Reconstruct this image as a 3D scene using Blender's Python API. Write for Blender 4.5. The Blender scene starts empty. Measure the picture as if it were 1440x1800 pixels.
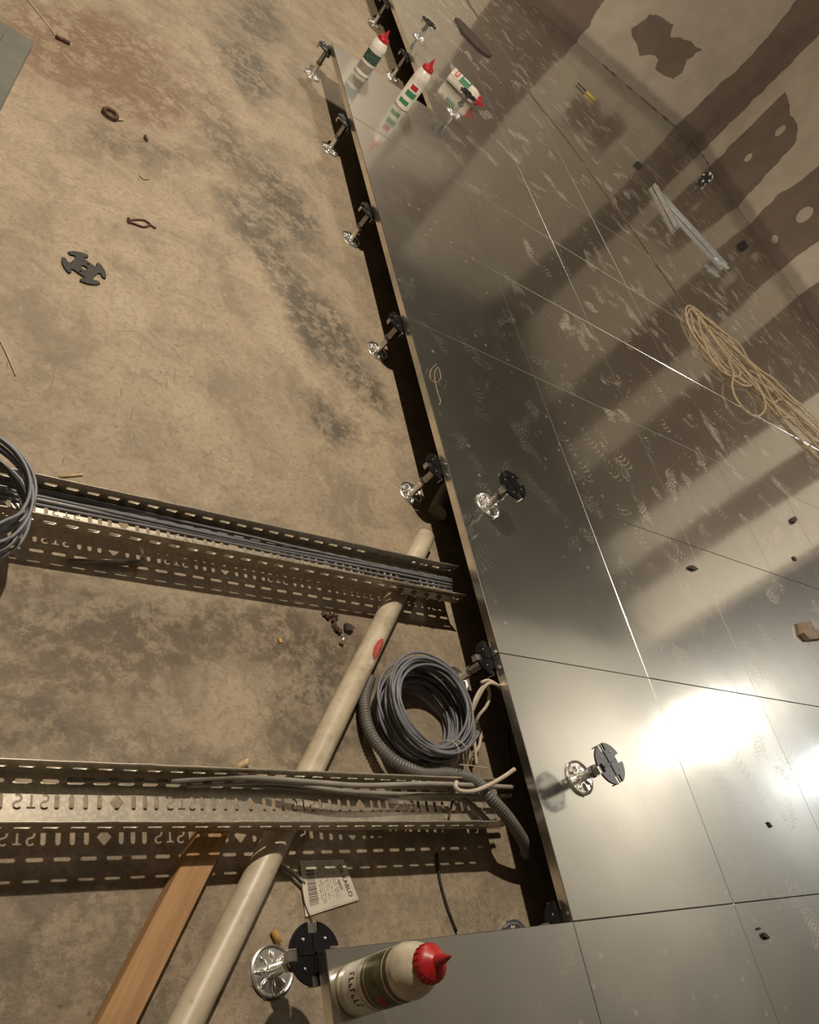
import bpy, bmesh, math, random
from mathutils import Vector, Matrix, noise
R_ = random.Random(7)
PI = math.pi
C = bpy.context.scene.collection
sc = bpy.context.scene

# ------------------------------------------------------------------ camera
F_PX = 1436.999
CR = [(0.776371, -0.188196, 0.601524), (0.221792, -0.811761, -0.540233), (0.589963, 0.552835, -0.588487)]
CP = Vector((-1.418351, -0.180044, 1.223225))
X_, D_, Z_ = [Vector(v).normalized() for v in CR]
cam = bpy.data.cameras.new('camera')
cam.sensor_fit = 'HORIZONTAL'; cam.sensor_width = 36; cam.lens = F_PX / 1440 * 36
cam.clip_start = 0.02; cam.clip_end = 60
camo = bpy.data.objects.new('camera', cam); C.objects.link(camo)
m = Matrix((X_, -D_, -Z_)).transposed().to_4x4(); m.translation = CP
camo.matrix_world = m
sc.camera = camo

# ------------------------------------------------------------------ light and exposure
sc.view_settings.view_transform = 'Standard'
sc.view_settings.look = 'None'
sc.view_settings.gamma = 1
sc.view_settings.use_curve_mapping = False
sc.view_settings.exposure = 1.03
w = bpy.data.worlds.new('world'); sc.world = w; w.use_nodes = True
w.node_tree.nodes['Background'].inputs[0].default_value = (1.0, 0.86, 0.68, 1)
w.node_tree.nodes['Background'].inputs[1].default_value = 0.006

def lamp(name, loc, power, col, r):
    l = bpy.data.lights.new(name, 'POINT'); l.energy = power; l.color = col; l.shadow_soft_size = r
    o = bpy.data.objects.new(name, l); o.location = loc; C.objects.link(o); return o
l1 = lamp('lamp_over_opening', (-1.0, 2.1, 2.72), 175, (1.0, 0.87, 0.70), 0.035)      # shaded lamp, throws its light downwards only
l1.data.type = 'SPOT'
l1 = bpy.data.objects['lamp_over_opening']; l1.data.spot_size = math.radians(158); l1.data.spot_blend = 0.25
lamp('lamp_over_panels', (4.29, 1.492, 1.95), 58, (1.0, 0.92, 0.80), 0.085)
lamp('fill_back_of_room', (0.6, 5.6, 2.0), 72, (1.0, 0.88, 0.72), 0.15)  # added unseen fill that brightens the walls
lamp('lamp_far_right', (7.12, 1.44, 2.20), 34, (0.86, 0.93, 1.0), 0.09)

HF = 0.171            # panel face stands this high over the concrete
FZ = -HF
T = 0.028             # panel thickness
P = 0.6
ROOM_Y = 7.55; ROOM_X = 5.47; CEIL = 2.88

def un(x, y, z=0.0):
    d = X_ * ((x - 720) / F_PX) + D_ * ((y - 900) / F_PX) + Z_
    t = (z - CP.z) / d.z
    return CP + d * t
def unw(x, y, ax, v):
    d = X_ * ((x - 720) / F_PX) + D_ * ((y - 900) / F_PX) + Z_
    t = (v - CP[ax]) / d[ax]
    return CP + d * t

# ------------------------------------------------------------------ materials
class NT:
    def __init__(s, name):
        s.m = bpy.data.materials.new(name); s.m.use_nodes = True
        s.t = s.m.node_tree; s.b = s.t.nodes['Principled BSDF']; s.out = s.t.nodes['Material Output']
    def n(s, typ, **k):
        nd = s.t.nodes.new(typ)
        for a, v in k.items():
            if a.startswith('i_'):
                key = a[2:]; key = int(key) if key.isdigit() else key.replace('_', ' ')
                s.set(nd.inputs[key], v)
            else: setattr(nd, a, v)
        return nd
    def set(s, sock, v):
        if isinstance(v, bpy.types.NodeSocket): s.t.links.new(v, sock)
        elif isinstance(v, tuple) and len(v) == 3 and sock.type == 'RGBA': sock.default_value = (*v, 1)
        else: sock.default_value = v
    def P(s, **k):
        for a, v in k.items(): s.set(s.b.inputs[a.replace('_', ' ')], v)
    def math(s, op, a, b=None, c=None, clamp=False):
        nd = s.t.nodes.new('ShaderNodeMath'); nd.operation = op; nd.use_clamp = clamp
        s.set(nd.inputs[0], a)
        if b is not None: s.set(nd.inputs[1], b)
        if c is not None: s.set(nd.inputs[2], c)
        return nd.outputs[0]
    def vm(s, op, a, b=None, scale=None):
        nd = s.t.nodes.new('ShaderNodeVectorMath'); nd.operation = op
        s.set(nd.inputs[0], a)
        if b is not None: s.set(nd.inputs[1], b)
        if scale is not None: s.set(nd.inputs['Scale'], scale)
        return nd.outputs['Value'] if op in ('LENGTH', 'DOT_PRODUCT', 'DISTANCE') else nd.outputs[0]
    def noise(s, vec, scale, detail=5, rough=0.6, dist=0.0, dim='3D'):
        nd = s.n('ShaderNodeTexNoise', noise_dimensions=dim, i_Vector=vec, i_Scale=scale, i_Detail=detail, i_Roughness=rough, i_Distortion=dist)
        return nd.outputs[0]
    def ramp(s, f, a, b):
        nd = s.n('ShaderNodeMapRange', interpolation_type='SMOOTHSTEP'); s.set(nd.inputs[0], f)
        nd.inputs[1].default_value = a; nd.inputs[2].default_value = b
        return nd.outputs[0]
    def mix(s, f, a, b):
        nd = s.t.nodes.new('ShaderNodeMix'); nd.data_type = 'RGBA'
        s.set(nd.inputs[0], f); s.set(nd.inputs[6], a); s.set(nd.inputs[7], b)
        return nd.outputs[2]
    def pos(s): return s.n('ShaderNodeNewGeometry').outputs['Position']
    def obj(s): return s.n('ShaderNodeTexCoord').outputs['Object']
    def bump(s, h, strength, dist=0.002):
        nd = s.n('ShaderNodeBump', i_Strength=strength, i_Distance=dist, i_Height=h)
        s.set(s.b.inputs['Normal'], nd.outputs[0])

def mat(name, col, rough=0.5, metal=0.0, var=0.15, nscale=40.0, bump=0.0, **k):
    q = NT(name)
    f = q.noise(q.obj(), nscale, 4, 0.6)
    dark = tuple(c * (1 - var) for c in col); lite = tuple(min(1, c * (1 + var)) for c in col)
    q.P(Base_Color=q.mix(q.ramp(f, 0.3, 0.7), dark, lite), Metallic=metal, Roughness=rough)
    if bump: q.bump(f, bump)
    q.P(**k)
    return q.m

def concrete():
    q = NT('concrete_slab'); p = q.pos()
    warp = q.n('ShaderNodeTexNoise', i_Vector=p, i_Scale=3.0, i_Detail=6.0, i_Roughness=0.65).outputs['Color']
    pw = q.vm('ADD', p, q.vm('SCALE', q.vm('SUBTRACT', warp, (0.5, 0.5, 0.5)), scale=0.35))
    big = q.noise(p, 1.3, 5, 0.62); mid = q.noise(pw, 6, 7, 0.7); fine = q.noise(p, 70, 6, 0.75); grit = q.noise(p, 260, 3, 0.8)
    col = q.mix(q.ramp(big, 0.3, 0.7), (0.345, 0.272, 0.190), (0.425, 0.338, 0.238))
    col = q.mix(q.ramp(mid, 0.42, 0.66), col, (0.255, 0.205, 0.148))
    col = q.mix(q.math('MULTIPLY', q.ramp(q.noise(pw, 2.2, 6, 0.7), 0.52, 0.66), 0.5), col, (0.45, 0.37, 0.26))
    mot = q.noise(pw, 17, 8, 0.78)
    col = q.mix(q.math('MULTIPLY', q.ramp(mot, 0.50, 0.66), 0.42), col, (0.20, 0.155, 0.105))
    mot2 = q.noise(q.vm('ADD', pw, (5.0, 3.0, 0)), 24, 8, 0.78)
    col = q.mix(q.math('MULTIPLY', q.ramp(mot2, 0.54, 0.66), 0.45), col, (0.50, 0.42, 0.31))
    def blob(px, py, rx, ry, ang, colr, amt, lo=0.35, hi=1.25, sc_=20.0):
        nonlocal col
        c = un(px, py, FZ)
        d = q.vm('SUBTRACT', pw, (c.x, c.y, c.z))
        r = q.n('ShaderNodeVectorRotate', rotation_type='Z_AXIS', i_Vector=d, i_Angle=-ang).outputs[0]
        s_ = q.vm('LENGTH', q.vm('MULTIPLY', r, (1 / rx, 1 / ry, 0)))
        mk = q.math('SUBTRACT', 1.0, q.ramp(s_, lo, hi))
        tex = q.ramp(q.noise(p, sc_, 7, 0.8), 0.42, 0.56)
        f = q.math('MULTIPLY', q.math('MULTIPLY', mk, q.math('MULTIPLY_ADD', tex, 0.85, 0.2)), min(1.0, amt * 1.25), clamp=True)
        col = q.mix(f, col, colr)
    gray = (0.105, 0.092, 0.068); red = (0.20, 0.128, 0.082); dk = (0.125, 0.095, 0.062)
    # grey cement smears down the middle of the slab, red-brown patch near the far left
    blob(500, 360, 0.33, 0.16, 1.9, gray, 0.75)
    blob(560, 560, 0.20, 0.13, 2.1, gray, 0.8)
    blob(470, 430, 0.34, 0.12, 1.9, gray, 0.7)
    blob(400, 240, 0.34, 0.12, 1.7, dk, 0.6)
    blob(120, 60, 0.5, 0.22, 1.0, red, 0.6)
    blob(640, 1150, 0.14, 0.14, 0.5, dk, 0.6)
    blob(180, 1090, 0.34, 0.06, 0.1, gray, 0.6)
    blob(60, 1010, 0.1, 0.06, 0.1, dk, 0.6)
    blob(600, 640, 0.22, 0.10, 2.3, gray, 0.85)
    blob(590, 740, 0.13, 0.07, 2.2, gray, 0.75)
    blob(430, 120, 0.30, 0.14, 1.7, gray, 0.7)
    blob(455, 30, 0.35, 0.16, 1.2, gray, 0.6)
    blob(650, 690, 0.12, 0.06, 2.2, gray, 0.5)
    blob(180, 100, 0.42, 0.20, 1.0, red, 1.0)
    blob(250, 160, 0.34, 0.18, 0.8, red, 1.0)
    blob(220, 260, 0.25, 0.10, 0.6, dk, 0.5)
    blob(320, 290, 0.25, 0.08, 0.9, dk, 0.4)
    blob(520, 1130, 0.16, 0.12, 0.3, dk, 0.9)
    blob(540, 1215, 0.16, 0.08, 0.6, gray, 0.85)
    blob(120, 1180, 0.30, 0.10, 0.1, dk, 0.55)
    blob(330, 1130, 0.26, 0.09, 0.2, dk, 0.6)
    blob(60, 1290, 0.12, 0.05, 0.2, gray, 0.5)
    blob(250, 1310, 0.35, 0.05, 0.1, gray, 0.45)
    blob(560, 1320, 0.16, 0.07, 0.3, gray, 0.55)
    blob(100, 1640, 0.25, 0.10, 0.9, gray, 0.45)
    blob(260, 1720, 0.16, 0.10, 0.9, gray, 0.5)
    blob(720, 1440, 0.3, 0.3, 0.0, gray, 0.3)
    # gouges scratched into the slab
    def scratch(x0, y0, x1, y1, wd=0.0016, colr=(0.17, 0.125, 0.08), amt=0.8):
        nonlocal col
        a = un(x0, y0, FZ); b = un(x1, y1, FZ); d = b - a; L = d.length
        v = q.vm('SUBTRACT', p, tuple((a + b) / 2))
        r_ = q.n('ShaderNodeVectorRotate', rotation_type='Z_AXIS', i_Vector=v, i_Angle=-math.atan2(d.y, d.x)).outputs[0]
        s_ = q.vm('LENGTH', q.vm('MULTIPLY', r_, (2 / L, 1 / wd, 0)))
        col = q.mix(q.math('MULTIPLY', q.math('SUBTRACT', 1.0, q.ramp(s_, 0.5, 1.0)), amt), col, colr)
    for g_ in [(188, 581, 250, 583), (95, 656, 89, 688), (214, 677, 212, 702), (234, 712, 228, 745), (294, 662, 292, 688), (308, 640, 306, 680), (352, 484, 350, 507), (304, 606, 316, 634), (14, 632, 11, 655), (114, 800, 108, 820)]: scratch(*g_)
    scratch(15, 170, 80, 200, 0.004, (0.50, 0.42, 0.30), 0.3)
    # small dark flecks, hairline cracks, pale trowel scratches
    sp = q.n('ShaderNodeTexVoronoi', i_Vector=p, i_Scale=16.0).outputs['Distance']
    spk = q.math('MULTIPLY', q.math('SUBTRACT', 1.0, q.ramp(sp, 0.03, 0.07)), q.ramp(q.noise(p, 5, 2), 0.5, 0.6))
    col = q.mix(q.math('MULTIPLY', spk, 0.7), col, (0.09, 0.07, 0.05))
    cr = q.n('ShaderNodeTexVoronoi', feature='DISTANCE_TO_EDGE', i_Vector=pw, i_Scale=5.0).outputs['Distance']
    crk = q.math('MULTIPLY', q.math('SUBTRACT', 1.0, q.ramp(cr, 0.0, 0.010)), q.ramp(q.noise(p, 2.5, 3), 0.56, 0.66))
    col = q.mix(q.math('MULTIPLY', crk, 0.65), col, (0.13, 0.10, 0.07))
    st = q.vm('MULTIPLY', q.n('ShaderNodeVectorRotate', rotation_type='Z_AXIS', i_Vector=pw, i_Angle=0.7).outputs[0], (4.0, 60.0, 1))
    scr = q.math('MULTIPLY', q.ramp(q.noise(st, 1.0, 4, 0.7), 0.62, 0.74), q.ramp(q.noise(p, 4, 2), 0.45, 0.6))
    col = q.mix(q.math('MULTIPLY', scr, 0.5), col, (0.52, 0.44, 0.32))
    col = q.mix(q.math('MULTIPLY', q.ramp(fine, 0.48, 0.66), 0.6), col, (0.20, 0.155, 0.105))
    col = q.mix(q.math('MULTIPLY', q.ramp(grit, 0.6, 0.75), 0.35), col, (0.48, 0.40, 0.29))
    q.P(Base_Color=col, Roughness=q.math('MULTIPLY_ADD', mid, 0.35, 0.5))
    q.b.inputs['Specular IOR Level'].default_value = 0.35
    h = q.math('ADD', q.math('MULTIPLY', mid, 1.0), q.math('MULTIPLY', fine, 0.35))
    q.bump(h, 0.9, 0.005)
    return q.m

def panel_steel():
    """galvanised panel face: satin metal with dusty shoe prints, drips and scratches lying on it"""
    q = NT('galvanised_panel_face'); p = q.pos()
    p2 = q.vm('MULTIPLY', p, (1, 1, 0))
    sx = q.n('ShaderNodeSeparateXYZ', i_Vector=p); X = sx.outputs[0]; Y = sx.outputs[1]
    dust = None
    for k, (cell, ox, oy, la, wa, thr) in enumerate([(0.30, 0.0, 0.0, 0.125, 0.047, 0.30), (0.26, 3.31, 7.77, 0.12, 0.045, 0.42), (0.34, 9.1, 2.3, 0.13, 0.048, 0.35)]):
        v = q.vm('SCALE', q.vm('ADD', p2, (ox, oy, 0)), scale=1 / cell)
        vo = q.n('ShaderNodeTexVoronoi', voronoi_dimensions='2D', i_Vector=v, i_Scale=1.0, i_Randomness=0.95)
        rnd = q.n('ShaderNodeSeparateColor', i_Color=vo.outputs['Color'])
        loc = q.vm('SCALE', q.vm('SUBTRACT', v, vo.outputs['Position']), scale=cell)
        ang = q.math('MULTIPLY_ADD', rnd.outputs[0], 2.6, 0.4)
        lr = q.n('ShaderNodeVectorRotate', rotation_type='Z_AXIS', i_Vector=loc, i_Angle=ang).outputs[0]
        s_ = q.n('ShaderNodeSeparateXYZ', i_Vector=lr)
        # sole outline: long oval with a waist
        waist = q.math('MULTIPLY_ADD', q.math('COSINE', q.math('MULTIPLY', s_.outputs[0], 2 * PI / (la * 1.25))), -0.25, 0.85)
        yy = q.math('DIVIDE', s_.outputs[1], q.math('MULTIPLY', waist, wa))
        xx = q.math('DIVIDE', s_.outputs[0], la)
        rr = q.math('SQRT', q.math('ADD', q.math('MULTIPLY', xx, xx), q.math('MULTIPLY', yy, yy)))
        oval = q.math('SUBTRACT', 1.0, q.ramp(rr, 0.85, 1.0))
        arc = q.math('ADD', q.math('MULTIPLY', s_.outputs[0], 330.0), q.math('MULTIPLY', q.math('MULTIPLY', s_.outputs[1], s_.outputs[1]), 2200.0))
        tread = q.math('MULTIPLY', q.ramp(q.math('SINE', arc), -0.1, 0.5), q.ramp(q.noise(lr, 60, 3, 0.7), 0.38, 0.6))
        cells = q.n('ShaderNodeTexVoronoi', feature='DISTANCE_TO_EDGE', voronoi_dimensions='2D', i_Vector=lr, i_Scale=85.0).outputs['Distance']
        tr2 = q.ramp(cells, 0.12, 0.28)
        tr = q.mix(q.ramp(rnd.outputs[1], 0.45, 0.55), tread, tr2)
        pres = q.math('GREATER_THAN', rnd.outputs[2], thr)
        part = q.ramp(q.noise(p2, 9, 3, 0.6), 0.42, 0.60)
        mk = q.math('MULTIPLY', q.math('MULTIPLY', oval, tr), q.math('MULTIPLY', pres, part))
        mk = q.math('MULTIPLY', mk, q.math('MULTIPLY_ADD', rnd.outputs[1], 0.6, 0.4))
        dust = mk if dust is None else q.math('MAXIMUM', dust, mk)
    zone = q.math('MULTIPLY_ADD', q.ramp(X, 0.45, 1.1), 0.85, 0.15)
    dust = q.math('MULTIPLY', dust, zone)
    # rubbed drag marks and speckle
    st = q.vm('MULTIPLY', q.n('ShaderNodeVectorRotate', rotation_type='Z_AXIS', i_Vector=p2, i_Angle=-1.15).outputs[0], (2.2, 30.0, 1))
    drag = q.math('MULTIPLY', q.ramp(q.noise(st, 1.6, 5, 0.7), 0.58, 0.75), q.ramp(q.noise(p2, 1.7, 3), 0.48, 0.62))
    hair = q.vm('MULTIPLY', q.n('ShaderNodeVectorRotate', rotation_type='Z_AXIS', i_Vector=p2, i_Angle=0.5).outputs[0], (3.0, 160.0, 1))
    hs = q.math('MULTIPLY', q.ramp(q.noise(hair, 1.0, 3, 0.6), 0.68, 0.74), q.ramp(q.noise(p2, 3.1, 2), 0.52, 0.6))
    vs = q.n('ShaderNodeTexVoronoi', voronoi_dimensions='2D', i_Vector=p2, i_Scale=11.0, i_Randomness=1.0).outputs['Distance']
    spots = q.math('MULTIPLY', q.math('SUBTRACT', 1.0, q.ramp(vs, 0.04, 0.09)), q.ramp(q.noise(p2, 2.3, 2), 0.5, 0.6))
    dust = q.math('MAXIMUM', dust, q.math('MULTIPLY', drag, 0.18))
    dust = q.math('MAXIMUM', dust, q.math('MULTIPLY', spots, 0.28))
    film = q.math('MULTIPLY', q.ramp(q.noise(p2, 1.4, 5, 0.65), 0.35, 0.75), 0.02)
    dust = q.math('MULTIPLY', dust, 0.62)
    dust = q.math('ADD', dust, film, clamp=True)
    dust = q.math('MAXIMUM', dust, q.math('MULTIPLY', hs, 0.25))
    brush = q.noise(q.vm('MULTIPLY', p2, (3.0, 220.0, 1)), 1.0, 3, 0.6)
    rough = q.math('ADD', q.math('MULTIPLY_ADD', q.noise(p2, 5, 4, 0.6), 0.05, 0.07), q.math('MULTIPLY', brush, 0.03))
    q.P(Base_Color=(0.66, 0.655, 0.62), Metallic=1.0, Roughness=rough)
    wide = q.n('ShaderNodeBsdfAnisotropic', i_Color=(0.66, 0.655, 0.62), i_Roughness=0.40)      # broad haze of the brushed zinc
    base = q.t.nodes.new('ShaderNodeMixShader'); base.inputs[0].default_value = 0.20
    q.t.links.new(q.b.outputs[0], base.inputs[1]); q.t.links.new(wide.outputs[0], base.inputs[2])
    d = q.n('ShaderNodeBsdfDiffuse', i_Color=(0.70, 0.65, 0.56))
    mx = q.t.nodes.new('ShaderNodeMixShader')
    q.set(mx.inputs[0], dust); q.t.links.new(base.outputs[0], mx.inputs[1]); q.t.links.new(d.outputs[0], mx.inputs[2])
    q.t.links.new(mx.outputs[0], q.out.inputs[0])
    q.bump(q.noise(p2, 3.5, 2, 0.5), 0.25, 0.004)
    return q.m

def wall_mat(name, a, b):
    q = NT(name); p = q.pos()
    col = q.mix(q.ramp(q.noise(p, 3, 6, 0.65), 0.35, 0.68), a, b)
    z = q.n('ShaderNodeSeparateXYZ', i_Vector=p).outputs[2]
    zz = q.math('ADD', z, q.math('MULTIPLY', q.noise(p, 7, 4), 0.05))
    foot_band = q.math('SUBTRACT', 1.0, q.ramp(zz, 0.10, 0.17))        # colour darkens in a strip along the foot of the wall
    col = q.mix(q.math('MULTIPLY', foot_band, 0.45), col, (0.07, 0.055, 0.04))
    q.P(Base_Color=col, Roughness=0.9); q.bump(q.noise(p, 60, 4), 0.1)
    return q.m

M_CONC = concrete()
M_PANEL = panel_steel()
M_EDGE = mat('panel_edge_trim', (0.86, 0.82, 0.74), 0.24, 1.0, 0.1, 25)
M_CORE = mat('panel_underside', (0.10, 0.095, 0.085), 0.5, 0.4)
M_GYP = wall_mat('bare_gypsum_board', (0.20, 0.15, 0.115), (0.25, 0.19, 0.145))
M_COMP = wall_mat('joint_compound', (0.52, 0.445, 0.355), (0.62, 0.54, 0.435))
M_COMPLIT = wall_mat('lamplit_compound', (0.74, 0.68, 0.58), (0.82, 0.76, 0.65))  # joint compound made paler, lamp brightness put into its colour
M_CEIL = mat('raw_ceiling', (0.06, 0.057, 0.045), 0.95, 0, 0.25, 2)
M_CEILW = mat('pale_ceiling_for_glow', (0.36, 0.34, 0.30), 0.95, 0, 0.15, 2)
M_FARW = mat('plain_far_wall', (0.24, 0.20, 0.15), 0.95, 0, 0.2, 3)
M_CHROME = mat('zinc_chrome', (0.86, 0.84, 0.80), 0.24, 0.9, 0.08, 60)
M_ROD = mat('steel_rod', (0.34, 0.33, 0.31), 0.3, 1.0, 0.2, 60)
M_BLACK = mat('black_plastic', (0.006, 0.006, 0.007), 0.42, 0, 0.3, Specular_IOR_Level=0.22)
M_TAB = mat('dull_steel_tabs', (0.55, 0.54, 0.52), 0.28, 1.0, 0.1, 60)
M_BLACKM = mat('dull_black_plastic', (0.028, 0.025, 0.022), 0.65, 0, 0.3, 90)
M_SLATE = mat('slate_plastic', (0.03, 0.032, 0.045), 0.35, 0, 0.2)
def galv(name, base, dirt, lo, hi):
    q = NT(name); p = q.pos()
    v = q.n('ShaderNodeTexVoronoi', i_Vector=p, i_Scale=130.0).outputs['Distance']
    c = q.mix(q.ramp(v, 0.1, 0.7), base, tuple(x * 0.8 for x in base))
    dm = q.ramp(q.noise(p, 14, 7, 0.75), lo, hi)
    c = q.mix(q.math('MULTIPLY', dm, 0.6), c, dirt)
    q.P(Base_Color=c, Metallic=q.math('MULTIPLY_ADD', dm, -0.5, 0.75), Roughness=q.math('MULTIPLY_ADD', dm, 0.3, 0.36))
    return q.m
M_TRAY = galv('galvanised_tray', (0.66, 0.60, 0.50), (0.30, 0.22, 0.14), 0.5, 0.7)
M_TRAYD = galv('dusty_galvanised_tray', (0.46, 0.42, 0.34), (0.26, 0.20, 0.13), 0.45, 0.65)
M_CABLE = mat('grey_blue_cable_jacket', (0.175, 0.178, 0.20), 0.42, 0, 0.15, 30)
M_HOSE = mat('grey_corrugated_plastic', (0.15, 0.145, 0.13), 0.45, 0, 0.12, 30)
M_COND = mat('grey_conduit', (0.30, 0.28, 0.24), 0.5, 0, 0.15, 18)
M_WHITEC = mat('cream_cable_jacket', (0.55, 0.47, 0.38), 0.45, 0, 0.1, 30)
def pipe_mat():
    q = NT('stained_white_pipe'); p = q.pos()
    c = q.mix(q.ramp(q.noise(p, 9, 6, 0.7), 0.38, 0.7), (0.58, 0.50, 0.37), (0.40, 0.33, 0.23))
    s = q.ramp(q.noise(q.vm('MULTIPLY', q.n('ShaderNodeVectorRotate', rotation_type='Z_AXIS', i_Vector=p, i_Angle=-0.94).outputs[0], (6, 70, 6)), 1.0, 4), 0.62, 0.72)
    c = q.mix(q.math('MULTIPLY', s, 0.5), c, (0.76, 0.69, 0.54))
    c = q.mix(q.math('MULTIPLY', q.ramp(q.noise(p, 38, 5, 0.7), 0.6, 0.72), 0.5), c, (0.20, 0.16, 0.11))
    q.P(Base_Color=c, Roughness=0.4); return q.m
M_PIPE = pipe_mat()
M_RED = mat('red_paint', (0.42, 0.05, 0.03), 0.5, 0, 0.3, 60)
def wood_mat():
    q = NT('raw_timber'); p = q.pos()
    r = q.n('ShaderNodeVectorRotate', rotation_type='Z_AXIS', i_Vector=p, i_Angle=-1.02).outputs[0]
    g = q.noise(q.vm('MULTIPLY', r, (4, 75, 30)), 1.0, 6, 0.7, 0.4)
    c = q.mix(q.ramp(g, 0.3, 0.7), (0.35, 0.19, 0.082), (0.48, 0.28, 0.128))
    c = q.mix(q.math('MULTIPLY', q.ramp(q.noise(p, 6, 5, .7), .5, .7), .4), c, (0.25, 0.14, 0.06))
    q.P(Base_Color=c, Roughness=0.75); q.bump(g, 0.3); return q.m
M_WOOD = wood_mat()
M_CHIPW = mat('pale_wood_chip', (0.50, 0.38, 0.22), 0.8, 0, 0.3, 80)
M_ORANGE = mat('orange_foam', (0.55, 0.30, 0.08), 0.8, 0, 0.15)
M_PAPER = mat('label_paper', (0.66, 0.60, 0.50), 0.7, 0, 0.06, 30)
M_INK = mat('black_ink', (0.03, 0.027, 0.025), 0.7)
M_INKG = mat('faded_ink', (0.25, 0.22, 0.18), 0.8)
M_BOT = mat('milky_bottle_plastic', (0.68, 0.63, 0.54), 0.3, 0, 0.1, 20, Subsurface_Weight=0.0)
M_BOTC = mat('yellowed_bottle_plastic', (0.56, 0.50, 0.38), 0.25, 0, 0.2, 25)
M_CAPR = mat('red_cap_plastic', (0.42, 0.018, 0.022), 0.35, 0, 0.15)
M_LABG = mat('green_print', (0.04, 0.20, 0.09), 0.5)
M_LABO = mat('olive_label', (0.085, 0.080, 0.028), 0.38, 0, 0.5, 60)
M_LABD = mat('dark_green_label', (0.035, 0.07, 0.045), 0.5, 0, 0.5, 90)
M_LABW = mat('white_label', (0.70, 0.66, 0.58), 0.45, 0, 0.08)
M_ROPE = mat('tan_rope', (0.42, 0.32, 0.20), 0.85, 0, 0.3, 120, 0.4)
M_STRING = mat('dark_string', (0.16, 0.12, 0.08), 0.85, 0, 0.3, 120)
M_BROWN = mat('brown_board', (0.27, 0.19, 0.13), 0.85, 0, 0.2)
M_RUST = mat('rusty_steel', (0.10, 0.05, 0.03), 0.7, 0.3, 0.4, 60)
M_GREY = mat('grey_sheet', (0.135, 0.135, 0.115), 0.6, 0, 0.1, 8)
M_CLAY = mat('dark_clod', (0.055, 0.04, 0.03), 0.9, 0, 0.4, 80)
M_STUD = mat('bright_galvanised_profile', (0.75, 0.77, 0.77), 0.3, 0.8, 0.1, 30)
M_YEL = mat('yellow_handle', (0.55, 0.42, 0.05), 0.4)
def film_mat():
    q = NT('clear_plastic_film'); q.P(Base_Color=(0.9, 0.88, 0.82), Roughness=0.12, IOR=1.2)
    q.b.inputs['Transmission Weight'].default_value = 1.0
    q.b.inputs['Alpha'].default_value = 0.30
    q.bump(q.noise(q.pos(), 30, 5), 0.8, 0.01); return q.m
M_FILM = film_mat()

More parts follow.
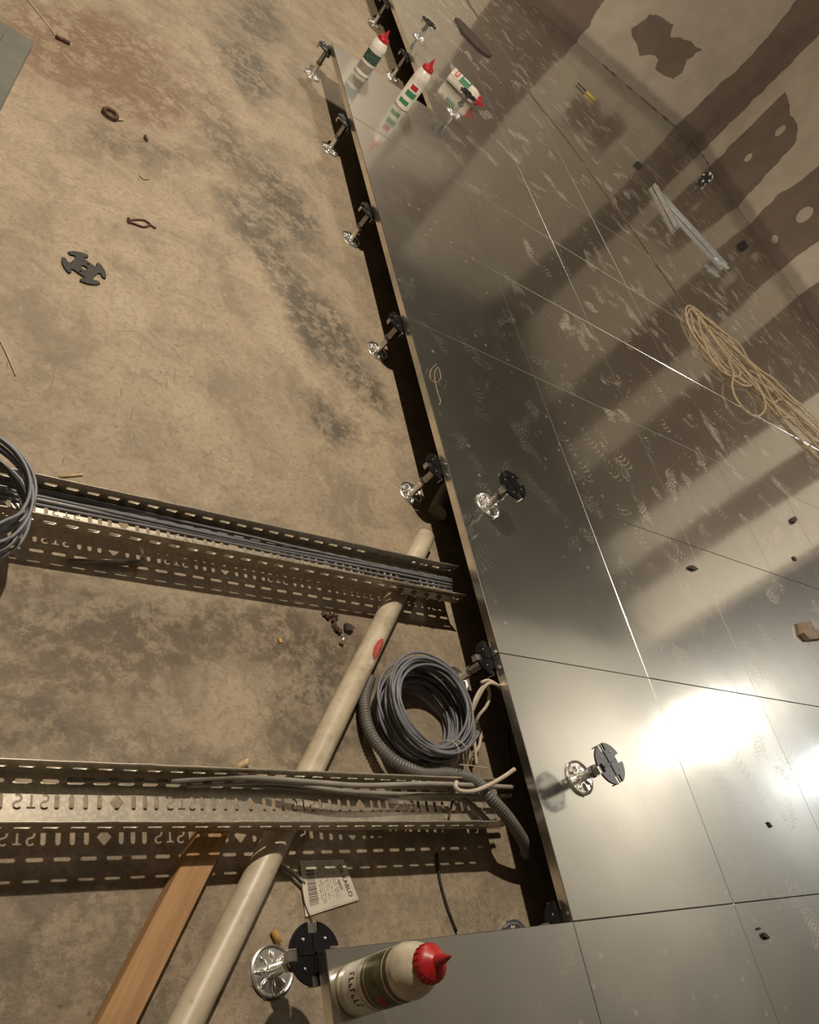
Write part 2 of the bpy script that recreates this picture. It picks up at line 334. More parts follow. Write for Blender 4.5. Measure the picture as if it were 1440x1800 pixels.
# ------------------------------------------------------------------ mesh helpers
class B:
    def __init__(s): s.v = []; s.f = []
    def add(s, vs, fs):
        o = len(s.v); s.v += [tuple(v) for v in vs]; s.f += [tuple(i + o for i in f) for f in fs]; return s
    def box(s, x0, x1, y0, y1, z0, z1, M=None):
        vs = [Vector((x, y, z)) for z in (z0, z1) for y in (y0, y1) for x in (x0, x1)]
        if M: vs = [M @ v for v in vs]
        return s.add(vs, [(0, 2, 3, 1), (4, 5, 7, 6), (0, 1, 5, 4), (2, 6, 7, 3), (0, 4, 6, 2), (1, 3, 7, 5)])
    def prism(s, pts, z0, z1, M=None):
        n = len(pts)
        a = sum(pts[i][0] * pts[(i + 1) % n][1] - pts[(i + 1) % n][0] * pts[i][1] for i in range(n))
        if a < 0: pts = pts[::-1]
        vs = [Vector((p[0], p[1], z0)) for p in pts] + [Vector((p[0], p[1], z1)) for p in pts]
        if M: vs = [M @ v for v in vs]
        return s.add(vs, [tuple(range(n))[::-1], tuple(range(n, 2 * n))] + [(i, (i + 1) % n, n + (i + 1) % n, n + i) for i in range(n)])
    def lathe(s, prof, n=24, M=None, cap=True):
        vs = []; fs = []
        for r, z in prof:
            for k in range(n):
                a = 2 * PI * k / n; v = Vector((r * math.cos(a), r * math.sin(a), z)); vs.append(M @ v if M else v)
        for i in range(len(prof) - 1):
            for k in range(n):
                k2 = (k + 1) % n; fs.append((i * n + k, i * n + k2, (i + 1) * n + k2, (i + 1) * n + k))
        if cap:
            fs.append(tuple(range(n))[::-1]); fs.append(tuple((len(prof) - 1) * n + k for k in range(n)))
        return s.add(vs, fs)
    def tube(s, path, r, n=8, closed=False, rf=None):
        path = [Vector(p) for p in path]; m_ = len(path)
        tang = []
        for i in range(m_):
            a = path[(i - 1) % m_] if (closed or i > 0) else path[i]
            b = path[(i + 1) % m_] if (closed or i < m_ - 1) else path[i]
            t = b - a; tang.append(t.normalized() if t.length > 1e-9 else Vector((1, 0, 0)))
        up = Vector((0, 0, 1)) if abs(tang[0].z) < 0.9 else Vector((1, 0, 0))
        nx = tang[0].cross(up).normalized(); vs = []; fs = []
        for i in range(m_):
            nx = (nx - tang[i] * nx.dot(tang[i])).normalized(); ny = tang[i].cross(nx)
            rr = rf(i) if rf else r
            for k in range(n):
                a = 2 * PI * k / n; vs.append(path[i] + nx * (rr * math.cos(a)) + ny * (rr * math.sin(a)))
        rng = m_ if closed else m_ - 1
        for i in range(rng):
            j = (i + 1) % m_
            for k in range(n):
                k2 = (k + 1) % n; fs.append((i * n + k, i * n + k2, j * n + k2, j * n + k))
        if not closed:
            fs.append(tuple(range(n))[::-1]); fs.append(tuple((m_ - 1) * n + k for k in range(n)))
        return s.add(vs, fs)
    def obj(s, name, mt, parent=None, smooth=False, bevel=0.0):
        me = bpy.data.meshes.new(name); me.from_pydata(s.v, [], s.f); me.update()
        me.materials.append(mt)
        if smooth is True:
            for p in me.polygons: p.use_smooth = True
        elif smooth:
            for p in me.polygons: p.use_smooth = True
            me.set_sharp_from_angle(angle=smooth)
        o = bpy.data.objects.new(name, me); C.objects.link(o)
        if parent: o.parent = parent
        if bevel:
            b = o.modifiers.new('bevel', 'BEVEL'); b.width = bevel; b.segments = 2; b.limit_method = 'ANGLE'
        return o
AUTO = math.radians(40)
def tag(o, label=None, cat=None, group=None, kind=None):
    if label: o['label'] = label
    if cat: o['category'] = cat
    if group: o['group'] = group
    if kind: o['kind'] = kind
    return o
def thing(name, label, cat, loc=(0, 0, 0), rot=(0, 0, 0), group=None):
    o = bpy.data.objects.new(name, None); C.objects.link(o); o.empty_display_size = 0.05
    o.location = loc; o.rotation_euler = rot
    return tag(o, label, cat, group)
def copy_tree(o, parent=None):
    c = o.copy(); C.objects.link(c); c.parent = parent
    for ch in list(o.children): copy_tree(ch, c)
    return c
def spline(pts, step=0.01, closed=False):
    """Catmull-Rom through the points, resampled evenly"""
    pts = [Vector(p) for p in pts]; n = len(pts); out = []
    rng = n if closed else n - 1
    for i in range(rng):
        p0 = pts[(i - 1) % n] if (closed or i > 0) else pts[0] * 2 - pts[1]
        p1 = pts[i]; p2 = pts[(i + 1) % n]
        p3 = pts[(i + 2) % n] if (closed or i < n - 2) else p2 * 2 - p1
        k = max(2, int((p2 - p1).length / step))
        for j in range(k):
            t = j / k
            out.append(0.5 * ((2 * p1) + (p2 - p0) * t + (2 * p0 - 5 * p1 + 4 * p2 - p3) * t * t + (3 * p1 - p0 - 3 * p2 + p3) * t ** 3))
    if not closed: out.append(pts[-1])
    return out
def pxpath(pts, z, step=0.01):
    return spline([un(p[0], p[1], p[2] if len(p) > 2 else z) for p in pts], step)
def sheet(name, outline, holes, t, mt, parent, M):
    """a thin sheet with real holes: filled 2D outlines turned into a mesh"""
    cu = bpy.data.curves.new(name, 'CURVE'); cu.dimensions = '2D'; cu.fill_mode = 'BOTH'; cu.extrude = t / 2
    for lp in [outline] + holes:
        sp = cu.splines.new('POLY'); sp.points.add(len(lp) - 1); sp.use_cyclic_u = True
        for k, q in enumerate(lp): sp.points[k].co = (q[0], q[1], 0, 1)
    tmp = bpy.data.objects.new('tmp', cu); C.objects.link(tmp)
    dg = bpy.context.evaluated_depsgraph_get()
    me = bpy.data.meshes.new_from_object(tmp.evaluated_get(dg)); me.name = name
    bpy.data.objects.remove(tmp); bpy.data.curves.remove(cu)
    me.transform(M); me.materials.clear(); me.materials.append(mt)
    o = bpy.data.objects.new(name, me); C.objects.link(o)
    if parent: o.parent = parent
    return o
def text_mesh(txt, size, mt, parent, M, name='printed_text', ext=0.0002):
    cu = bpy.data.curves.new('txt', 'FONT'); cu.body = txt; cu.size = size; cu.extrude = ext
    tmp = bpy.data.objects.new('tmp', cu); C.objects.link(tmp)
    dg = bpy.context.evaluated_depsgraph_get()
    me = bpy.data.meshes.new_from_object(tmp.evaluated_get(dg)); me.name = name
    bpy.data.objects.remove(tmp); bpy.data.curves.remove(cu)
    me.transform(M); me.materials.clear(); me.materials.append(mt)
    o = bpy.data.objects.new(name, me); C.objects.link(o); o.parent = parent
    return o

# ------------------------------------------------------------------ the room
def struct(name, b, mt, kind='structure'):
    o = b.obj(name, mt); o['kind'] = kind; return o
struct('floor', B().box(-5, 10.5, -4, 12, FZ - 0.2, FZ), M_CONC)
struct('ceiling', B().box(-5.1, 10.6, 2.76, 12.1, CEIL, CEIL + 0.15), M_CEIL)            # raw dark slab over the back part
struct('ceiling_front', B().box(-5.1, 10.6, -4.1, 2.7595, CEIL, CEIL + 0.15), M_CEILW)     # unseen front part, coloured paler to add glow to the panels
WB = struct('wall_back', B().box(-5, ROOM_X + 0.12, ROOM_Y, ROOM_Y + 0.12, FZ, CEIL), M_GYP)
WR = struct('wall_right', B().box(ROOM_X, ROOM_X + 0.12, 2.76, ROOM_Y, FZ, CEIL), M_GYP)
struct('wall_far_right', B().box(10.4, 10.5, -4, 12, FZ, CEIL), M_FARW)
struct('wall_left', B().box(-5.1, -5, -4, 12, FZ, CEIL), M_FARW)
struct('wall_front', B().box(-5, 10.5, -4.1, -4, FZ, CEIL), M_FARW)
struct('wall_side_passage', B().box(ROOM_X, 10.5, ROOM_Y, ROOM_Y + 0.12, FZ, CEIL), M_FARW)

def ragged(pts, amp=0.012, step=0.035, seed=0):
    rr = random.Random(seed); out = []
    n = len(pts)
    for i in range(n):
        a = Vector(pts[i]); b = Vector(pts[(i + 1) % n]); L = (b - a).length; k = max(1, int(L / step))
        nrm = Vector((-(b - a).y, (b - a).x)).normalized() if L > 1e-6 else Vector((0, 0))
        for j in range(k):
            q = a + (b - a) * (j / k)
            q += nrm * (amp * (noise.noise(Vector((q.x * 9 + seed, q.y * 9, seed * 3.1))) * 2 + rr.uniform(-0.35, 0.35)))
            out.append((q.x, q.y))
    return out
def patch(pts, wall, t=0.0015, amp=0.012, seed=0, mt=None):
    """skim of plaster on a wall; pts are (along, z)"""
    pts = ragged(pts, amp, 0.03, seed)
    if wall is WB: M = Matrix(((1, 0, 0, 0), (0, 0, -1, ROOM_Y - 0.001), (0, 1, 0, 0), (0, 0, 0, 1)))
    else: M = Matrix(((0, 0, -1, ROOM_X - 0.001), (1, 0, 0, 0), (0, 1, 0, 0), (0, 0, 0, 1)))
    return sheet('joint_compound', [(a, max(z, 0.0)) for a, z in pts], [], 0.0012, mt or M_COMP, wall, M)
H_ = CEIL - 0.02
# back wall: a broad plastered sheet with a bare island left in it (built as a ring of patches around the island)
isl = [(3.86, 0.38), (3.9, 0.58), (4.0, 0.62), (4.19, 0.66), (4.26, 0.56), (4.33, 0.62), (4.66, 0.67), (4.6, 0.52), (4.65, 0.44), (4.65, 0.3), (4.39, 0.28), (4.34, 0.36), (4.22, 0.33), (4.14, 0.26), (4.01, 0.32)]
def ring_patch(outer, inner, wall, seed):
    o2 = ragged(outer, 0.012, 0.03, seed); i2 = ragged(inner, 0.014, 0.03, seed + 5)
    if wall is WB: M = Matrix(((1, 0, 0, 0), (0, 0, -1, ROOM_Y - 0.001), (0, 1, 0, 0), (0, 0, 0, 1)))
    else: M = Matrix(((0, 0, -1, ROOM_X - 0.001), (1, 0, 0, 0), (0, 1, 0, 0), (0, 0, 0, 1)))
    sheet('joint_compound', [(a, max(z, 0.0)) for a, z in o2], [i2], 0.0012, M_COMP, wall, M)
ring_patch([(3.49, 0.0), (3.42, 0.4), (3.40, 1.0), (3.42, H_), (4.95, H_), (5.09, 1.5), (5.16, 1.07), (5.17, 0.79), (5.13, 0.54), (5.12, 0.25), (5.1, 0.0)], isl, WB, 3)
patch([(1.75, 0), (2.5, 0), (2.52, 1.0), (2.48, H_), (1.7, H_)], WB, seed=9)
patch([(-0.5, 0), (0.1, 0), (0.05, H_), (-0.5, H_)], WB, seed=11)
patch([(2.6, 1.55), (3.35, 1.5), (3.3, 1.9), (2.6, 1.95)], WB, seed=12)
# right wall
dark = [(7.11, 0.0), (7.13, 0.94), (6.83, 0.86), (6.68, 0.85), (6.5, 0.75), (6.46, 0.49), (6.38, 0.0)]
patch([(7.36, 0.0), (7.37, 0.7), (7.38, H_), (6.05, H_), (6.07, 0.77), (6.07, 0.58), (6.14, 0.35), (6.09, 0.0), (6.38, 0.0), (6.46, 0.49), (6.5, 0.75), (6.68, 0.85), (6.83, 0.86), (7.13, 0.94), (7.11, 0.0)], WR, seed=21)
patch([(5.37, 0.0), (5.38, 0.2), (5.34, 0.5), (5.36, H_), (4.9, H_), (4.98, 0.3), (5.0, 0.0)], WR, seed=23)
patch([(4.02, 0.0), (4.02, 1.5), (4.0, H_), (3.62, H_), (3.64, 1.2), (3.64, 0.0)], WR, seed=25, amp=0.006, mt=M_COMPLIT)
patch([(3.30, 0.0), (3.31, 1.5), (3.29, H_), (2.78, H_), (2.79, 0.0)], WR, seed=27, amp=0.006, mt=M_COMPLIT)
patch([(5.715 + 0.075 * math.cos(k * PI / 6), 0.43 + 0.085 * math.sin(k * PI / 6)) for k in range(12)], WR, seed=31, amp=0.006)
patch([(5.72 + 0.05 * math.cos(k * PI / 6), 0.11 + 0.035 * math.sin(k * PI / 6)) for k in range(12)], WR, seed=32, amp=0.006)
patch([(6.8 + 0.04 * math.cos(k * PI / 6), 0.34 + 0.05 * math.sin(k * PI / 6)) for k in range(12)], WR, seed=33, amp=0.006)
patch([(6.77 + 0.04 * math.cos(k * PI / 6), 0.7 + 0.06 * math.sin(k * PI / 6)) for k in range(12)], WR, seed=34, amp=0.006)

# ------------------------------------------------------------------ raised floor panels
def panel_meshes(wd, dp):
    g = 0.0006
    f = B().box(g, wd - g, g, dp - g, -0.0024, 0.0)
    me = f.obj('face_sheet', M_PANEL)
    bv = me.modifiers.new('bevel', 'BEVEL'); bv.width = 0.0011; bv.segments = 1; bv.limit_method = 'ANGLE'
    e = B().box(g * 1.5, wd - g * 1.5, g * 1.5, dp - g * 1.5, -T + 0.002, -0.0024).obj('edge_trim', M_EDGE)
    u = B().box(0.004, wd - 0.004, 0.004, dp - 0.004, -T, -T + 0.002).obj('underside', M_CORE)
    r = bpy.data.objects.new('steel_tile', None); C.objects.link(r)
    for c in (me, e, u): c.parent = r
    return r
protos = {}
named = {
    (0, 0): 'steel floor panel beside the cable coil and corrugated hose, a pedestal standing on it',
    (0, 1): 'edge steel floor panel with a pedestal standing near its far seam, beside the pipe end',
    (0, 2): 'dark-looking edge steel floor panel just beyond the pipe end with a faint scribble',
    (0, 3): 'third edge steel floor panel beyond the pipe end, reflecting the dark ceiling',
    (0, 4): 'fourth edge steel floor panel beyond the pipe end, just before the glue bottle panels',
    (0, 5): 'corner steel floor panel with two glue bottles standing on it',
    (-1, -1): 'steel floor panel at the bottom of the photo with a glue bottle standing on it',
    (0, -1): 'scuffed steel floor panel right of the bottom glue bottle panel',
    (1, 0): 'steel floor panel carrying the brightest lamp reflection',
    (1, 1): 'steel floor panel between the lamp reflection and the standing pedestal panel',
    (1, -1): 'steel floor panel in the bottom right with a small black clod on it',
    (2, 0): 'steel floor panel at the right frame edge beside the brightest lamp reflection',
    (1, 5): 'steel floor panel carrying a short pedestal beside the lying glue bottle',
    (1, 6): 'steel floor panel bordering the far opening, by the lying glue bottle',
    (1, 7): 'steel floor panel bordering the far opening under a standing pedestal',
}
NX = 10; nv = 13
cnt = 0
for u in range(-1, NX):
    for v in range(-2, nv):
        x0 = u * P; y0 = v * P
        if u < 0 and v >= 0: continue
        if u < 1 and v >= 6: continue
        if x0 > ROOM_X - 0.05 or y0 > ROOM_Y: continue
        wd = min(P, ROOM_X - 0.004 - x0); dp = min(P, ROOM_Y - 0.004 - y0)
        if wd < P and y0 + P <= 2.76: wd = P
        key = (round(wd, 3), round(dp, 3))
        if key not in protos:
            protos[key] = panel_meshes(wd, dp); o = protos[key]
        else: o = copy_tree(protos[key])
        o.location = (x0, y0, R_.uniform(-0.0002, 0.0002) - 0.0002)
        o.rotation_euler = (R_.uniform(-1, 1) * 0.0006, R_.uniform(-1, 1) * 0.0006, 0)
        if (u, v) in named: lab = named[(u, v)]
        else:
            cw_ = ['edge column', 'first column', 'second column', 'third column', 'fourth column', 'fifth column', 'sixth column', 'seventh column', 'eighth column', 'ninth column', 'tenth column'][u + 1]
            rw_ = 'row nearest the viewer' if v == -2 else 'front row' if v == -1 else ['first', 'second', 'third', 'fourth', 'fifth', 'sixth', 'seventh', 'eighth', 'ninth', 'tenth', 'eleventh', 'twelfth', 'last'][v] + ' row behind it'
            if v + 1 > ROOM_Y / P: lab = f'narrow cut steel floor panel against the back wall, {cw_} from the left'
            elif wd < P: lab = f'cut steel floor panel against the right-hand wall, {rw_.replace("behind it", "behind the front one")}'
            else: lab = f'square steel floor panel, {cw_} from the left, {rw_.replace("behind it", "behind the front one")}'
        tag(o, lab, 'floor panel', 'raised floor panels')

# ------------------------------------------------------------------ pedestals
def gasket_bm(R=0.048, z0=0.0, t=0.005, nw=0.0095, nd=0.030):
    pts = []
    for q in range(4):
        a0 = q * PI / 2
        c, s = math.cos(a0), math.sin(a0)
        def rot(x, y): return (x * c - y * s, x * s + y * c)
        pts.append(rot(nd, -nw)); pts.append(rot(nd, nw)) if False else None
        th = math.asin(nw / R)
        pts.append(rot(nd, nw))
        for k in range(9):
            a = th + (PI / 2 - 2 * th) * k / 8
            pts.append(rot(R * math.cos(a), R * math.sin(a)))
    return pts
def make_pedestal(H, gm=M_BLACK, name='pedestal'):
    r = bpy.data.objects.new(name, None); C.objects.link(r)
    # pressed base: octagonal plate, raised rim, eight radial embossings
    b = B(); oc = [(0.0445 * math.cos(PI / 8 + k * PI / 4), 0.0445 * math.sin(PI / 8 + k * PI / 4)) for k in range(8)]
    b.prism(oc, 0.0, 0.002)
    b.lathe([(0.0405, 0.002), (0.0415, 0.005), (0.039, 0.0062), (0.036, 0.005), (0.034, 0.0025), (0.012, 0.004), (0.0105, 0.008)], 40)
    for k in range(8):
        a = k * PI / 4; M = Matrix.Rotation(a, 4, 'Z') @ Matrix.Translation((0.0235, 0, 0.0035)) @ Matrix.Diagonal((0.0105, 0.0042, 0.0045, 1))
        prof = [(math.sin(j * PI / 10), -math.cos(j * PI / 10)) for j in range(1, 10)]
        b.lathe(prof, 12, M)
    b.obj('base_plate', M_CHROME, r, AUTO)
    B().lathe([(0.0105, 0.006), (0.0105, H * 0.42)], 20).obj('base_tube', M_CHROME, r, AUTO)
    # threaded rod
    z = H * 0.3; pr = []
    while z < H - 0.012: pr += [(0.0072, z), (0.0082, z + 0.001)]; z += 0.002
    B().lathe(pr, 14).obj('threaded_rod', M_ROD, r, AUTO)
    nz = H * 0.42
    B().lathe([(0.0145, nz), (0.0155, nz + 0.0015), (0.0155, nz + 0.0105), (0.0145, nz + 0.012)], 6).obj('nut', M_ROD, r)
    B().lathe([(0.0115, nz + 0.012), (0.0115, H - 0.012)], 16).obj('sleeve', M_ROD, r, AUTO)
    # head: steel cross with turned-down tabs
    h = B(); zt = H - 0.005
    h.box(-0.030, 0.030, -0.030, 0.030, zt - 0.003, zt)
    for k in range(4):
        M = Matrix.Rotation(k * PI / 2, 4, 'Z')
        h.box(0.028, 0.0465, -0.0082, 0.0082, zt - 0.003, zt + 0.0005, M); h.box(0.044, 0.0465, -0.0082, 0.0082, zt - 0.016, zt - 0.003, M)
    h.obj('head_plate', M_TAB, r, bevel=0.0006)
    g = B().prism(gasket_bm(), H - 0.0048, H)
    g.box(-0.0025, 0.0025, -0.028, 0.028, H, H + 0.0015); g.box(-0.028, 0.028, -0.0025, 0.0025, H, H + 0.0015)
    go = g.obj('gasket', gm, r, bevel=0.0005)
    for k in range(4):
        a = PI / 4 + k * PI / 2; M = Matrix.Translation((0.030 * math.cos(a), 0.030 * math.sin(a), H - 0.0005))
        B().lathe([(0.0024, 0), (0.0024, 0.0012), (0.001, 0.0018)], 10, M).obj('screw', M_CHROME, go, AUTO)
    return r
HP = HF - T - 0.0016
pp = make_pedestal(HP)
spots = [
    ((-1, 0), 'chrome foreground pedestal with black head, under the corner of the bottom glue bottle panel'),
    ((0, 0), 'pedestal in the inner corner where the bottom panel row meets the edge'),
    ((0, 1), 'pedestal under the panel edge behind the cream cables and coil'),
    ((0, 2), 'pedestal under the panel edge right above the white pipe end'),
    ((0, 3), 'pedestal under the panel edge, next one beyond the pipe end'),
    ((0, 4), 'pedestal under the panel edge, second one beyond the pipe end'),
    ((0, 5), 'pedestal under the panel edge, third beyond the pipe end, below the far corner one'),
    ((0, 6), 'pedestal holding the free far corner of the edge panels'),
    ((1, 6), 'pedestal hidden in the inner corner of the far opening'),
    ((1, 7), 'pedestal under the edge of the far opening, below the standing glue bottle tip'),
    ((1, 8), 'pedestal under the edge of the far opening at the top of the photo'),
    ((1, 9), 'pedestal under the far opening edge just above the frame'),
    ((-1, -1), 'pedestal under the bottom panel row just outside the frame'),
]
for i, ((u, v), lab) in enumerate(spots):
    o = pp if i == 0 else copy_tree(pp)
    o.location = (u * P, v * P, FZ); o.rotation_euler = (0, 0, R_.uniform(-0.06, 0.06))
    tag(o, lab, 'pedestal', 'pedestals carrying the raised floor')
# pedestals standing on the panels
for (px, py, H, a, gm, lab) in [
    (857, 889, 0.108, 0.5, M_BLACK, 'short black-headed pedestal standing on the second edge panel near the pipe end'),
    (1018, 1368, 0.098, 0.35, M_SLATE, 'bluish-headed pedestal standing on the panel beside the lamp reflection'),
    (736, 67, 0.100, 0.2, M_BLACK, 'pedestal standing on the panels at the top, beside the far opening'),
    (797, 200, 0.122, 0.6, M_BLACK, 'pedestal standing in front of the lying glue bottle')]:
    o = make_pedestal(H, gm); b = un(px, py, 0); o.location = b; o.rotation_euler = (0, 0, a)
    tag(o, lab, 'pedestal', 'pedestals left standing on the panels')
o = make_pedestal(0.10, M_BLACK); b = un(1238, 318, 0.0)
ax_ = un(1218, 318, 0.0) - un(1252, 314, 0.0); ax_.normalize(); ax_.z = -0.05
o.location = (b.x - ax_.x * 0.03, b.y - ax_.y * 0.03, 0.048); o.rotation_mode = 'QUATERNION'; o.rotation_quaternion = ax_.normalized().to_track_quat('Z', 'Y')
tag(o, 'pedestal tipped over on its side near the wall corner', 'pedestal')
# loose gasket on the slab
lg = un(147, 473, FZ)
g = B()
pts = []
for q in range(4):
    a0 = q * PI / 2; c, s = math.cos(a0), math.sin(a0)
    Rr = 0.056
    for (x, y) in [(0.022, -0.022), (0.033, -0.011), (0.040, -0.012), (0.041, -0.024)] + [(Rr * math.cos(t), Rr * math.sin(t)) for t in (-0.50, -0.3, -0.1, 0.1, 0.3, 0.50)] + [(0.041, 0.024), (0.040, 0.012), (0.033, 0.011)]:
        pts.append((x * c - y * s, x * s + y * c))
hole = lambda cx, cy, r: [(cx + r * math.cos(k * PI / 8), cy + r * math.sin(k * PI / 8)) for k in range(16)]
go = sheet('pedestal_gasket', pts, [hole(0, 0, 0.0085), hole(0.015, 0.015, 0.003), hole(-0.015, -0.015, 0.003)], 0.005, M_BLACKM, None, Matrix.Identity(4))
go.location = (lg.x, lg.y, FZ + 0.003); go.rotation_euler = (0.0, 0, 0.35)
tag(go, 'loose black four-armed plastic pedestal gasket lying on the bare concrete', 'gasket')

# ------------------------------------------------------------------ cable trays
def slot(cx, cy, L, W, vert=False, n=5):
    r = W / 2; pts = []
    for k in range(n): a = -PI / 2 + PI * k / (n - 1); pts.append((L / 2 - r + r * math.cos(a), r * math.sin(a)))
    for k in range(n): a = PI / 2 + PI * k / (n - 1); pts.append((-L / 2 + r + r * math.cos(a), r * math.sin(a)))
    if vert: pts = [(-y, x) for x, y in pts]
    return [(cx + x, cy + y) for x, y in pts]
def stroke(path, w_):
    L = []; Rr = []
    n = len(path)
    for i in range(n):
        a = Vector(path[max(0, i - 1)]); b = Vector(path[min(n - 1, i + 1)]); t = (b - a).normalized(); nn = Vector((-t.y, t.x)) * w_
        p_ = Vector(path[i]); L.append(tuple(p_ + nn)); Rr.append(tuple(p_ - nn))
    return L + Rr[::-1]
def letter_S(cx, cy, s, flip):
    pa = []
    r = 0.25
    for k in range(9): a = math.radians(30 + k * 27); pa.append((r * 1.05 * math.cos(a), 0.26 + r * math.sin(a)))
    for k in range(1, 9): a = math.radians(90 - k * 27 ); pa.append((r * 1.05 * math.cos(a), -0.25 + r * math.sin(a)))
    return [(cx + x * s, cy + y * s * flip) for x, y in stroke(pa, 0.085)]
def letter_T(cx, cy, s, flip):
    q = [(-0.3, 0.5), (0.3, 0.5), (0.3, 0.36), (0.08, 0.36), (0.08, -0.5), (-0.08, -0.5), (-0.08, 0.36), (-0.3, 0.36)]
    return [(cx + x * s, cy + y * s * flip) for x, y in q]
PITCH = 0.2465
def make_tray(name, label, Lx0, Lx1, W, H, mtp, mts, org, rotz, xd, rev=False, stubs=()):
    """U-shaped perforated tray along local x; xd = local x of a diamond; org.z = plate level"""
    r = thing(name, label, 'cable tray', org, (0, 0, rotz), 'perforated cable trays')
    holes = []; sg = -1 if rev else 1
    seq = [(-0.625, 'S'), (-0.542, 'T'), (-0.462, 'S'), (-0.387, 's'), (-0.295, 's'), (-0.205, 's'), (-0.115, 's'), (0, 'D'), (0.115, 's'), (0.195, 's'), (0.275, 's')]
    n0 = int((Lx0 - xd) / PITCH) - 2; n1 = int((Lx1 - xd) / PITCH) + 2
    for n in range(n0, n1 + 1):
        for off, k in seq:
            x = xd + (n + off * sg) * PITCH
            if x < Lx0 + 0.016 or x > Lx1 - 0.016: continue
            if k == 's': holes.append(slot(x, 0, 0.0245, 0.0078, True))
            elif k == 'D': holes.append([(x - 0.0125, 0), (x - 0.0015, -0.0125), (x + 0.0015, -0.0125), (x + 0.0125, 0), (x + 0.0015, 0.0125), (x - 0.0015, 0.0125)])
            elif k == 'S': holes.append(letter_S(x, 0, 0.021, -1))
            else: holes.append(letter_T(x, 0, 0.021, -1))
        for k in range(6):
            x = xd + (n + k / 6 + 0.07) * PITCH
            if x < Lx0 + 0.016 or x > Lx1 - 0.016: continue
            for yy in (-W / 2 + 0.0135, W / 2 - 0.0135): holes.append(slot(x, yy, 0.0265, 0.0068))
    sheet('tray_floor', [(Lx0, -W / 2), (Lx1, -W / 2), (Lx1, W / 2), (Lx0, W / 2)], holes, 0.0014, mtp, r, Matrix.Identity(4))
    for sgn in (-1, 1):
        hs = []
        for n in range(n0, n1 + 1):
            for k in range(6):
                x = xd + (n + k / 6 + 0.055) * PITCH
                if x < Lx0 + 0.016 or x > Lx1 - 0.016: continue
                hs.append(slot(x, H * 0.52, 0.0255, 0.0072))
        M = Matrix.Translation((0, sgn * (W / 2 - 0.0), 0)) @ Matrix.Rotation(PI / 2, 4, 'X')
        sheet('side_rail', [(Lx0, 0), (Lx1, 0), (Lx1, H), (Lx0, H)], hs, 0.0014, mts, r, M)
        n_ = 60
        B().tube([(Lx0 + (Lx1 - Lx0) * k / n_, sgn * W / 2 + 0.0012 * noise.noise(Vector((k * 0.6, sgn, 0))), H) for k in range(n_ + 1)], 0.0022, 8).obj('rolled_lip', mts, r, True)
    return r
ZP2 = -0.1135
d2 = un(205, 1408, ZP2)
tray2 = make_tray('cable_tray', 'perforated steel cable tray nearest the viewer with stamped letters, crossing over the pipe and timber', -1.75, -0.03, 0.0925, 0.05, M_TRAY, M_TRAY, (0, 0.2645, ZP2), 0.0, d2.x)
ZP1 = -0.1135
y1a, y1b = 0.818, 0.8455
ang1 = math.atan2(y1b - y1a, 1.09)
d1 = un(217, 927, ZP1)
tray1 = make_tray('cable_tray', 'dusty perforated cable tray farther from the viewer filled with grey cables', -1.75, 0.012, 0.089, 0.044, M_TRAY, M_TRAYD, (0, y1b, ZP1), ang1, d1.x, True)
# joint plate and bolts on the farther tray
jp = B().box(-0.21, -0.03, -0.0445 - 0.0035, -0.0445 - 0.001, 0.006, 0.034)
jo = jp.obj('joint_plate', M_TRAYD, tray1, bevel=0.0005)
bb = B()
for k in range(4):
    M = Matrix.Translation((-0.19 + k * 0.042, -0.0480, 0.019)) @ Matrix.Rotation(PI / 2, 4, 'X')
    bb.lathe([(0.008, 0), (0.008, 0.005), (0.0045, 0.0055), (0.0045, 0.011)], 6, M)
bb.obj('bolts', M_ROD, jo)
jo2 = B().box(-0.28, -0.13, 0.0445 + 0.001, 0.0445 + 0.003, 0.004, 0.0405).obj('joint_plate', M_TRAYD, tray1)
# hangers between tray and slab
def stand(x, y, label):
    t = B().box(x - 0.012, x + 0.012, y - 0.05, y + 0.05, FZ, FZ + 0.003)
    t.box(x - 0.002, x + 0.002, y - 0.05, y + 0.05, FZ, ZP2 - 0.0016).box(x - 0.012, x + 0.012, y - 0.05, y + 0.05, ZP2 - 0.0046, ZP2 - 0.0016)
    tag(t.obj('tray_support', M_TRAYD), label, 'tray support')
stand(-1.30, 0.812, 'folded steel foot under the farther cable tray, at its left end')
stand(-1.35, 0.2645, 'folded steel foot under the nearer cable tray, at its left end')
# fallen threaded rod beside the farther tray
a = un(118, 985, FZ + 0.006); b = un(245, 987, FZ + 0.006)
tag(B().tube([a, b], 0.0042, 8).obj('steel_rod', M_ROD, None, True), 'thin dark rod lying along the foot of the farther cable tray', 'rod')
a = un(252, 984, FZ + 0.004); b = un(249, 962, FZ + 0.05)
tag(B().tube([a, b], 0.003, 8).obj('hook_bolt', M_CHROME, None, True), 'short bright bolt leaning against the farther cable tray', 'bolt')

